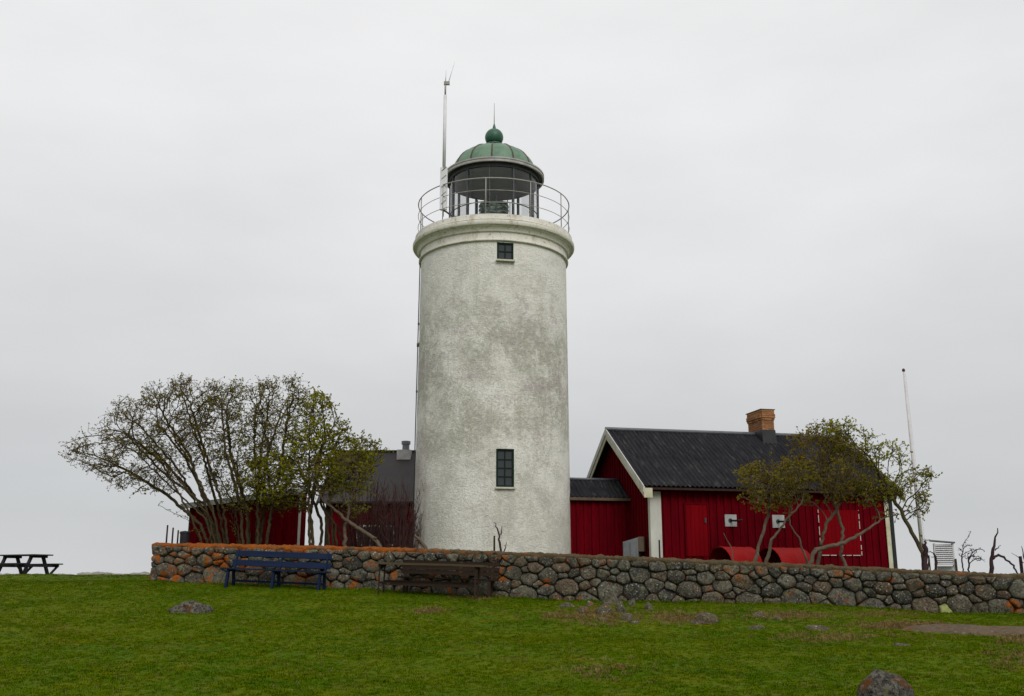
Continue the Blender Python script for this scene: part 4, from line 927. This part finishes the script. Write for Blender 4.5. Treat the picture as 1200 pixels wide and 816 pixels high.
tree('small_tree', 'tree with a long pale limb creeping to the right across the double door', 'tree',
     [[(932, 672, Y3 - .4), (955, 645, Y3 - .4), (990, 636, Y3 - .4), (1015, 622, Y3 - .3), (1035, 607, Y3 - .2), (1052, 603, Y3)], [(950, 668, Y3), (962, 640, Y3), (968, 615, Y3), (985, 590, Y3)], [(1005, 672, Y3), (985, 650, Y3), (988, 620, Y3), (978, 590, Y3)], [(955, 640, Y3), (936, 630, Y3), (926, 615, Y3)]],
     [(958, 520, Y3 + .3, 34, 30, 1.1, 1.4), (965, 565, Y3, 42, 34, 1.2, 1.9), (1000, 580, Y3, 30, 22, .9, .9), (985, 545, Y3, 40, 36, 1.1, 1.4)], 2100, 'bark_pale', 'leaf_brown', 32, nleaf=8, lsize=.066, leaf2='leaf_olive', group=G2, stem_min=.06, stem_r=.08)
tree('small_tree', 'tree bent left on a dark slanting trunk beyond the house corner', 'tree',
     [[(1087, 676, Y3 - .6), (1081, 648, Y3 - .6), (1066, 620, Y3 - .4), (1055, 598, Y3 - .2), (1040, 575, Y3)], [(1082, 650, Y3 - .6), (1088, 655, Y3 - .6), (1085, 640, Y3 - .6), (1084, 634, Y3 - .6)]],
     [(985, 515, Y3, 40, 22, .9, 1.2), (1030, 535, Y3, 34, 24, 1.0, 1.3), (1060, 562, Y3, 30, 24, 1.0, 1.2), (1070, 592, Y3, 22, 16, .7, .6), (1020, 580, Y3, 38, 18, .8, 1.1)], 1600, 'bark_dark', 'leaf_green', 33, nleaf=7, lsize=.062, leaf2='leaf_bright', group=G2, stem_min=.06, stem_r=.075)
# leafless bush and dead stems beyond the wall
tree('leafless_bush', 'small dark leafless bush right of the white weather screen', 'bush',
     [[(1128, 674, 26.6), (1127, 655, 26.6), (1129, 640, 26.6), (1137, 624, 26.6)], [(1133, 674, 26.6), (1135, 658, 26.6), (1139, 648, 26.6)]],
     [(1128, 648, 26.6, 15, 14, .5, 1), (1140, 652, 26.6, 14, 12, .5, 1)], 190, 'bark_purple', 'leaf_brown', 41, step=.07, kill=.10, nleaf=0, tip=.009, twl=(.05, .10), stem_r=.045)
def stems(name, label, cat, polys, mat, loc_i=0):
    pts = [[P(*q[:3]) for q in p] for p in polys]; o0 = pts[0][0].copy(); o0.z = min(o0.z, ground(o0.x, o0.y)); r = empty(name, tuple(o0), 0, label, cat); rg = random.Random(len(label))
    for i, (pp, src) in enumerate(zip(pts, polys)):
        q = [p - o0 for p in pp]; rs = [s[3] for s in src]; fine, fr_ = [], []
        for a, b, ra, rb in zip(q[:-1], q[1:], rs[:-1], rs[1:]):
            for k_ in range(4): fine.append(a.lerp(b, k_ / 4) + Vector((rg.gauss(0, .012), rg.gauss(0, .012), 0))); fr_.append((ra + (rb - ra) * k_ / 4) * rg.uniform(.9, 1.12))
        fine.append(q[-1]); fr_.append(rs[-1])
        if i == 0: fine.insert(0, fine[0] * 1.0 + Vector((0, 0, -.35 if fine[0].z > .3 else -.1))); fr_.insert(0, fr_[0])
        MB().tube(fine, fr_, 7).build('trunk' if i == 0 else 'branch', mat, r, True)
stems('dead_tree', 'jagged dead trunk with an arching branch near the right edge', 'dead tree', [[(1161, 676, 26.2, .058), (1162, 655, 26.2, .048), (1165, 640, 26.2, .036), (1169, 619, 26.2, .012)], [(1163, 655, 26.2, .035), (1170, 650, 26.2, .032), (1178, 654, 26.2, .028), (1187, 663, 26.2, .024), (1194, 674, 26.2, .02)], [(1166, 645, 26.2, .018), (1173, 639, 26.2, .006)]], 'bark_purple')
stems('dead_stump', 'stout broken trunk standing upright beside the slanting tree trunk', 'stump', [[(1085, 674, 26.1, .08), (1084, 655, 26.1, .066), (1085, 643, 26.1, .052), (1083, 634, 26.1, .02)], [(1084, 645, 26.1, .04), (1081, 637, 26.1, .012)]], 'bark_purple')
stems('dead_sapling', 'thin forked dead sapling in front of the tower base', 'sapling', [[(587, 655, 27.6, .03), (586, 636, 27.6, .028), (584, 622, 27.6, .02), (579, 612, 27.6, .008)], [(586.5, 627, 27.6, .018), (588, 617, 27.6, .008)], [(590, 650, 27.6, .02), (592, 641, 27.6, .012), (594, 635, 27.6, .006)]], 'bark_purple')
stems('snapped_branch', 'short snapped branch leaning left at the foot of the tower', 'branch', [[(503, 658, 27.4, .05), (498, 641, 27.4, .05), (492, 633, 27.4, .045), (486, 628, 27.4, .035)], [(497, 650, 27.4, .02), (494, 640, 27.4, .015), (490, 634, 27.4, .01)]], 'bark_pale')
post_at(579.3, 628, 27.6, .028, 'rust_brown', 'short rusty stake beside the forked sapling at the tower base', 'iron_stake', 'stake')
stems('thin_sapling', 'thin pale leafless sapling rising before the left red drum', 'sapling', [[(861, 668, 27.6, .02), (856, 640, 27.6, .016), (848, 625, 27.6, .008)]], 'bark_pale')
stems('dry_shrub', 'small twiggy dead shrub left of the white weather screen', 'shrub', [[(1098, 672, 26.3, .035), (1096.5, 655, 26.3, .03), (1094, 648, 26.3, .02)], [(1096, 650, 26.3, .015), (1090, 646, 26.3, .01), (1088, 648, 26.3, .005)], [(1096, 653, 26.3, .012), (1091, 653, 26.3, .006)]], 'bark_purple')
stems('edge_sapling', 'leafless sapling cut off by the right edge of the photo', 'sapling', [[(1204, 674, 26.0, .03), (1201, 655, 26.0, .02), (1197, 640, 26.0, .006)], [(1199, 660, 26.0, .012), (1192, 652, 26.0, .008), (1185, 648, 26.0, .004)]], 'bark_purple')
# reddish switch-like bush before the dark roof
def switch_bush(u, v0, vtop, Yb, spread, n, seed, label):
    rg = random.Random(seed); b = P(u, v0, Yb); b.z = ground(b.x, b.y); tz = P(u, vtop, Yb).z; r = empty('twiggy_bush', tuple(b), 0, label, 'bush', 'reddish bushes before the dark roofed house'); mb, tr2 = MB(), MB(); H = tz - b.z
    for i in range(n):
        d = rg.uniform(-1, 1); e = rg.uniform(-.6, .6); x0, y0 = d * spread * .35, e * .3; h_ = H * rg.uniform(.45, 1.0) * (1 - .18 * d * d); x1, y1 = d * spread + rg.gauss(0, .08), e * .7
        q = [Vector((x0 + (x1 - x0) * f ** 1.1 + rg.gauss(0, .02), y0 + (y1 - y0) * f + rg.gauss(0, .02), h_ * f - (.1 if f == 0 else 0))) for f in (0, .3, .55, .78, 1)]
        (tr2 if i % 6 == 0 else mb).tube(q, [.014, .011, .009, .006, .003] if i % 6 else [.026, .02, .014, .009, .004], 3 if i % 6 else 5, False)
        for _ in range(5):
            f = rg.uniform(.35, .95); k_ = min(3, int(f * 4)); p = q[k_].lerp(q[k_ + 1], rg.random()); mb.tube([p, p + Vector((rg.gauss(0, .10), rg.gauss(0, .10), rg.uniform(.12, .36)))], [.008, .004], 3, False)
    tr2.build('trunk', 'bark_purple', r); mb.build('crown', 'twig_red', r)
switch_bush(430, 648, 556, 30.6, 1.05, 170, 5, 'broad bush of bare reddish twigs under the dark roof'); switch_bush(468, 648, 562, 30.4, .75, 120, 6, 'narrower bush of bare reddish twigs beside the tower foot')

# ------------------------------------------------------------------ loose rocks on the lawn
def on_ground(u, v):
    d = P(u, v, 1) - EYE; lo = 4.0
    while lo < 45:
        p = EYE + d * lo
        if p.z <= ground(p.x, p.y): return p
        lo += .05
    return EYE + d * 24
ROCKS = []
def rock(u, v, wpx, hpx, label, seed, name='field_stone', depth=.7, mat='field_rock', grp=None, rough=.28, rz=0):
    p = on_ground(u, v); px = FPX / (p.y * CP + (p.z - EYE.z) * SP); a, h_ = wpx / 2 / px, hpx / px; rg = random.Random(seed)
    o = rock_mb(rg, a, a * depth, h_ * 1.15, rough, 28 if wpx > 30 else 16, 16 if wpx > 30 else 10).build(name, mat, None, True, None, (p.x, p.y + a * depth * .5, ground(p.x, p.y + a * depth * .5) - h_ * .25)); o.rotation_euler = (0, 0, rz); ROCKS.append((p.x, p.y + a * depth * .5, a * .9, a * depth * .9)); return tag(o, label, 'rock', grp)
rock(222, 719, 52, 13, 'low mossy rock alone on the left of the lawn', 1, mat='lichen_rock', rough=.45)
rock(1046, 838, 76, 46, 'rounded lichen boulder cut off by the bottom edge of the photo', 2, 'lichen_boulder', .9, 'lichen_rock', rough=.16)
GR = 'loose stones below the wall'
for i, (u, v, w_, h_, lb) in enumerate(((664, 712, 19, 7, 'flat grey stone at the left end of the loose stone heap'), (684, 719, 17, 10, 'reddish stone second from left in the loose stone heap'), (691, 711, 14, 6, 'small pale stone behind the second stone of the heap'),
        (715, 709, 20, 13, 'tallest reddish stone at the back of the loose heap'), (709, 720, 24, 10, 'dark reddish stone in front of the tallest stone of the heap'), (729, 719, 19, 13, 'grey angular stone right of the tallest stone of the heap'), (735, 728, 14, 8, 'whitish stone at the front of the loose heap'),
        (741, 710, 12, 7, 'small brown stone at the right of the heap against the wall'), (761, 715, 15, 8, 'pinkish stone standing apart right of the loose heap'), (706, 728, 13, 4, 'tiny flat stone lowest in the loose heap'), (743, 731, 16, 3, 'thin flat pale slab below the whitish stone'))):
    rock(u, v, w_ * 1.1, h_ * 1.1, lb, 30 + i, grp=GR, rz=i)
rock(826, 731, 38, 12, 'grey wedge shaped rock on the lawn below the middle of the wall', 50)
rock(891, 724, 20, 8, 'small low rock on the lawn right of the grey wedge rock', 51); rock(912, 727, 15, 4, 'low crumbly rock just right of another small one on the lawn', 52)
rock(961, 738, 34, 5, 'flat crumbly stone sunk in the turf left of the bare rock', 53); rock(886, 737, 24, 4, 'flat stone sunk in the turf right of the wedge rock', 54); rock(1057, 758, 22, 4, 'small sunken stone in the turf below the bare rock patch', 55)
# bare bedrock at the right
bc = on_ground(1178, 741); br = MB(); nb = 26
brx, bry = 2.2, .66
for i in range(9):
    for j in range(nb):
        a = 2 * math.pi * j / nb; f = 1 - i / 8.5; q = f * (1 + .16 * noise.noise(Vector((math.cos(a) * 1.6, math.sin(a) * 1.6, 4)))); x, y = bc.x + brx * q * math.cos(a), bc.y + bry * q * math.sin(a)
        br.v.append((x, y, ground(x, y) + (-.06 if i == 0 else .02 + .05 * min(1, i / 3)) + .03 * noise.noise(Vector((x * 2.1, y * 2.1, 5)))))
for i in range(8):
    for j in range(nb): br.f.append((i * nb + j, i * nb + (j + 1) % nb, (i + 1) * nb + (j + 1) % nb, (i + 1) * nb + j))
br.f.append(tuple(8 * nb + j for j in range(nb)))
tag(br.build('bedrock', 'bedrock', smooth=True), kind='structure')
# low bank of shore stones on the left skyline
rs_ = random.Random(77); bank = MB()
for i in range(420):
    x = -29 + 21 * rs_.random(); y = 41.0 + rs_.random() * 2.0; s = rs_.uniform(.09, .22); sub = rock_mb(rs_, s * 1.4, s, s * .6, .3, 7, 4); z = ground(x, y) + s * .3 - .01 * max(0, -14 - x); bank.add([(a + x, b + y, c + z) for a, b, c in sub.v], sub.f)
tag(bank.build('shore_stones', 'shore_stone', smooth=True), 'low pale bank of small stones along the left skyline', 'stones', kind='stuff')

# ------------------------------------------------------------------ grass
def tuft(name, mat, seed, nb_, h0, h1, spread, wdt):
    rg = random.Random(seed); mb = MB()
    for _ in range(nb_):
        a = rg.uniform(0, 6.283); r_ = spread * math.sqrt(rg.random()); b = Vector((r_ * math.cos(a), r_ * math.sin(a), -.01)); h_ = rg.uniform(h0, h1); d = Vector((rg.gauss(0, 1), rg.gauss(0, 1), 0)).normalized(); s = Vector((-d.y, d.x, 0)) * wdt * .5
        mid = b + d * h_ * .22 + Vector((0, 0, h_ * .6)); tp_ = b + d * h_ * rg.uniform(.45, .9) + Vector((0, 0, h_ * rg.uniform(.75, 1)))
        mb.add([b - s, b + s, mid + s * .8, mid - s * .8, tp_], [(0, 1, 2, 3), (3, 2, 4)])
    return bpy.data.objects.new(name, mb.mesh(name, mat))
def scatter(name, pts, scl, rots, tuft_obj):
    me = bpy.data.meshes.new(name); me.from_pydata([tuple(p) for p in pts], [], [])
    at = me.attributes.new('scl', 'FLOAT', 'POINT'); at.data.foreach_set('value', np.asarray(scl, dtype=np.float32)); at = me.attributes.new('rotz', 'FLOAT', 'POINT'); at.data.foreach_set('value', np.asarray(rots, dtype=np.float32))
    o = bpy.data.objects.new(name, me); col.objects.link(o); ng = bpy.data.node_groups.new(name, 'GeometryNodeTree'); ng.interface.new_socket('Geometry', in_out='INPUT', socket_type='NodeSocketGeometry'); ng.interface.new_socket('Geometry', in_out='OUTPUT', socket_type='NodeSocketGeometry')
    n = ng.nodes; l = ng.links; gi, go = n.new('NodeGroupInput'), n.new('NodeGroupOutput'); io = n.new('GeometryNodeInstanceOnPoints'); oi = n.new('GeometryNodeObjectInfo'); oi.inputs['Object'].default_value = tuft_obj
    a1, a2 = n.new('GeometryNodeInputNamedAttribute'), n.new('GeometryNodeInputNamedAttribute'); a1.data_type = a2.data_type = 'FLOAT'; a1.inputs[0].default_value = 'scl'; a2.inputs[0].default_value = 'rotz'; cx = n.new('ShaderNodeCombineXYZ')
    l.new(gi.outputs[0], io.inputs['Points']); l.new(oi.outputs['Geometry'], io.inputs['Instance']); l.new(a2.outputs[0], cx.inputs[2]); l.new(cx.outputs[0], io.inputs['Rotation']); l.new(a1.outputs[0], io.inputs['Scale']); l.new(io.outputs[0], go.inputs[0])
    o.modifiers.new('scatter', 'NODES').node_group = ng; return o
rng = np.random.default_rng(3); cand = []
def ok(x, y):
    if wall_y(x) - .1 < y < wall_y(x) + .8 and x > WL.x - .1: return False
    if ((x - bc.x) / brx) ** 2 + ((y - bc.y) / bry) ** 2 < .82 + .5 * noise.noise(Vector((x * 2.2, y * 2.2, 9))): return False
    return True
pts, scl = [], []
for (y0, y1, dens) in ((9.5, 14, 330), (14, 19, 270), (19, 28, 170), (28, 46, 26)):
    wdt = y1 * .60 + 1.0; n = int((y1 - y0) * 2 * wdt * dens); xs = rng.uniform(-wdt, wdt, n); ys = rng.uniform(y0, y1, n)
    for x, y in zip(xs, ys):
        if y > wall_y(x) and x > -9.8: continue
        if abs(x) > y * .60 + .6 or not ok(x, y): continue
        edge = max(0, 1 - (wall_y(x) - y) / .5) if x > -9.8 else 0; pat = noise.noise(Vector((x * .9, y * .9, 8)))
        pts.append((x, y, ground(x, y))); scl.append((.56 + .35 * rng.random() + .28 * pat + (.9 * rng.random() if rng.random() < .012 else 0)) * (1 + (.5 + 2.0 * rng.random() ** 2) * edge) * (1 + max(0, y - 19) * .02))
gr = scatter('grass', pts, scl, rng.uniform(0, 6.283, len(pts)), tuft('grass_tuft', 'grass_blade', 1, 18, .018, .050, .055, .008)); tag(gr, 'short green turf of the sloping lawn', 'grass', kind='stuff')
pts, scl = [], []
for (u, v, ru, rv, n) in ((700, 722, 55, 12, 420), (800, 724, 45, 8, 260), (1060, 734, 55, 4, 520), (1195, 750, 30, 5, 120), (505, 716, 22, 4, 90), (648, 722, 10, 2, 40), (975, 748, 80, 6, 170), (560, 699, 26, 4, 130), (920, 722, 60, 6, 260), (1040, 720, 60, 4, 120), (1190, 772, 40, 14, 90), (700, 785, 60, 14, 60)):
    for _ in range(n):
        p = on_ground(u + rng.normal() * ru * .5, v + rng.normal() * rv * .5)
        if p.y < wall_y(p.x) - .05 and ok(p.x, p.y): pts.append((p.x, p.y, ground(p.x, p.y))); scl.append(.6 + .6 * rng.random())
dg = scatter('dry_grass', pts, scl, rng.uniform(0, 6.283, len(pts)), tuft('dry_tuft', 'dry_grass', 2, 14, .03, .08, .07, .008)); tag(dg, 'brown withered grass around the loose stones and bare rock', 'dry grass', kind='stuff')

bpy.context.view_layer.update()
print('objects', len(bpy.data.objects), 'tris', sum(len(p.vertices) - 2 for m in {o.data for o in col.objects if o.type == 'MESH'} for p in m.polygons), 'boulders', len([c for c in sw.children if c.name.startswith('boulder')]), 'tufts', len(gr.data.vertices))
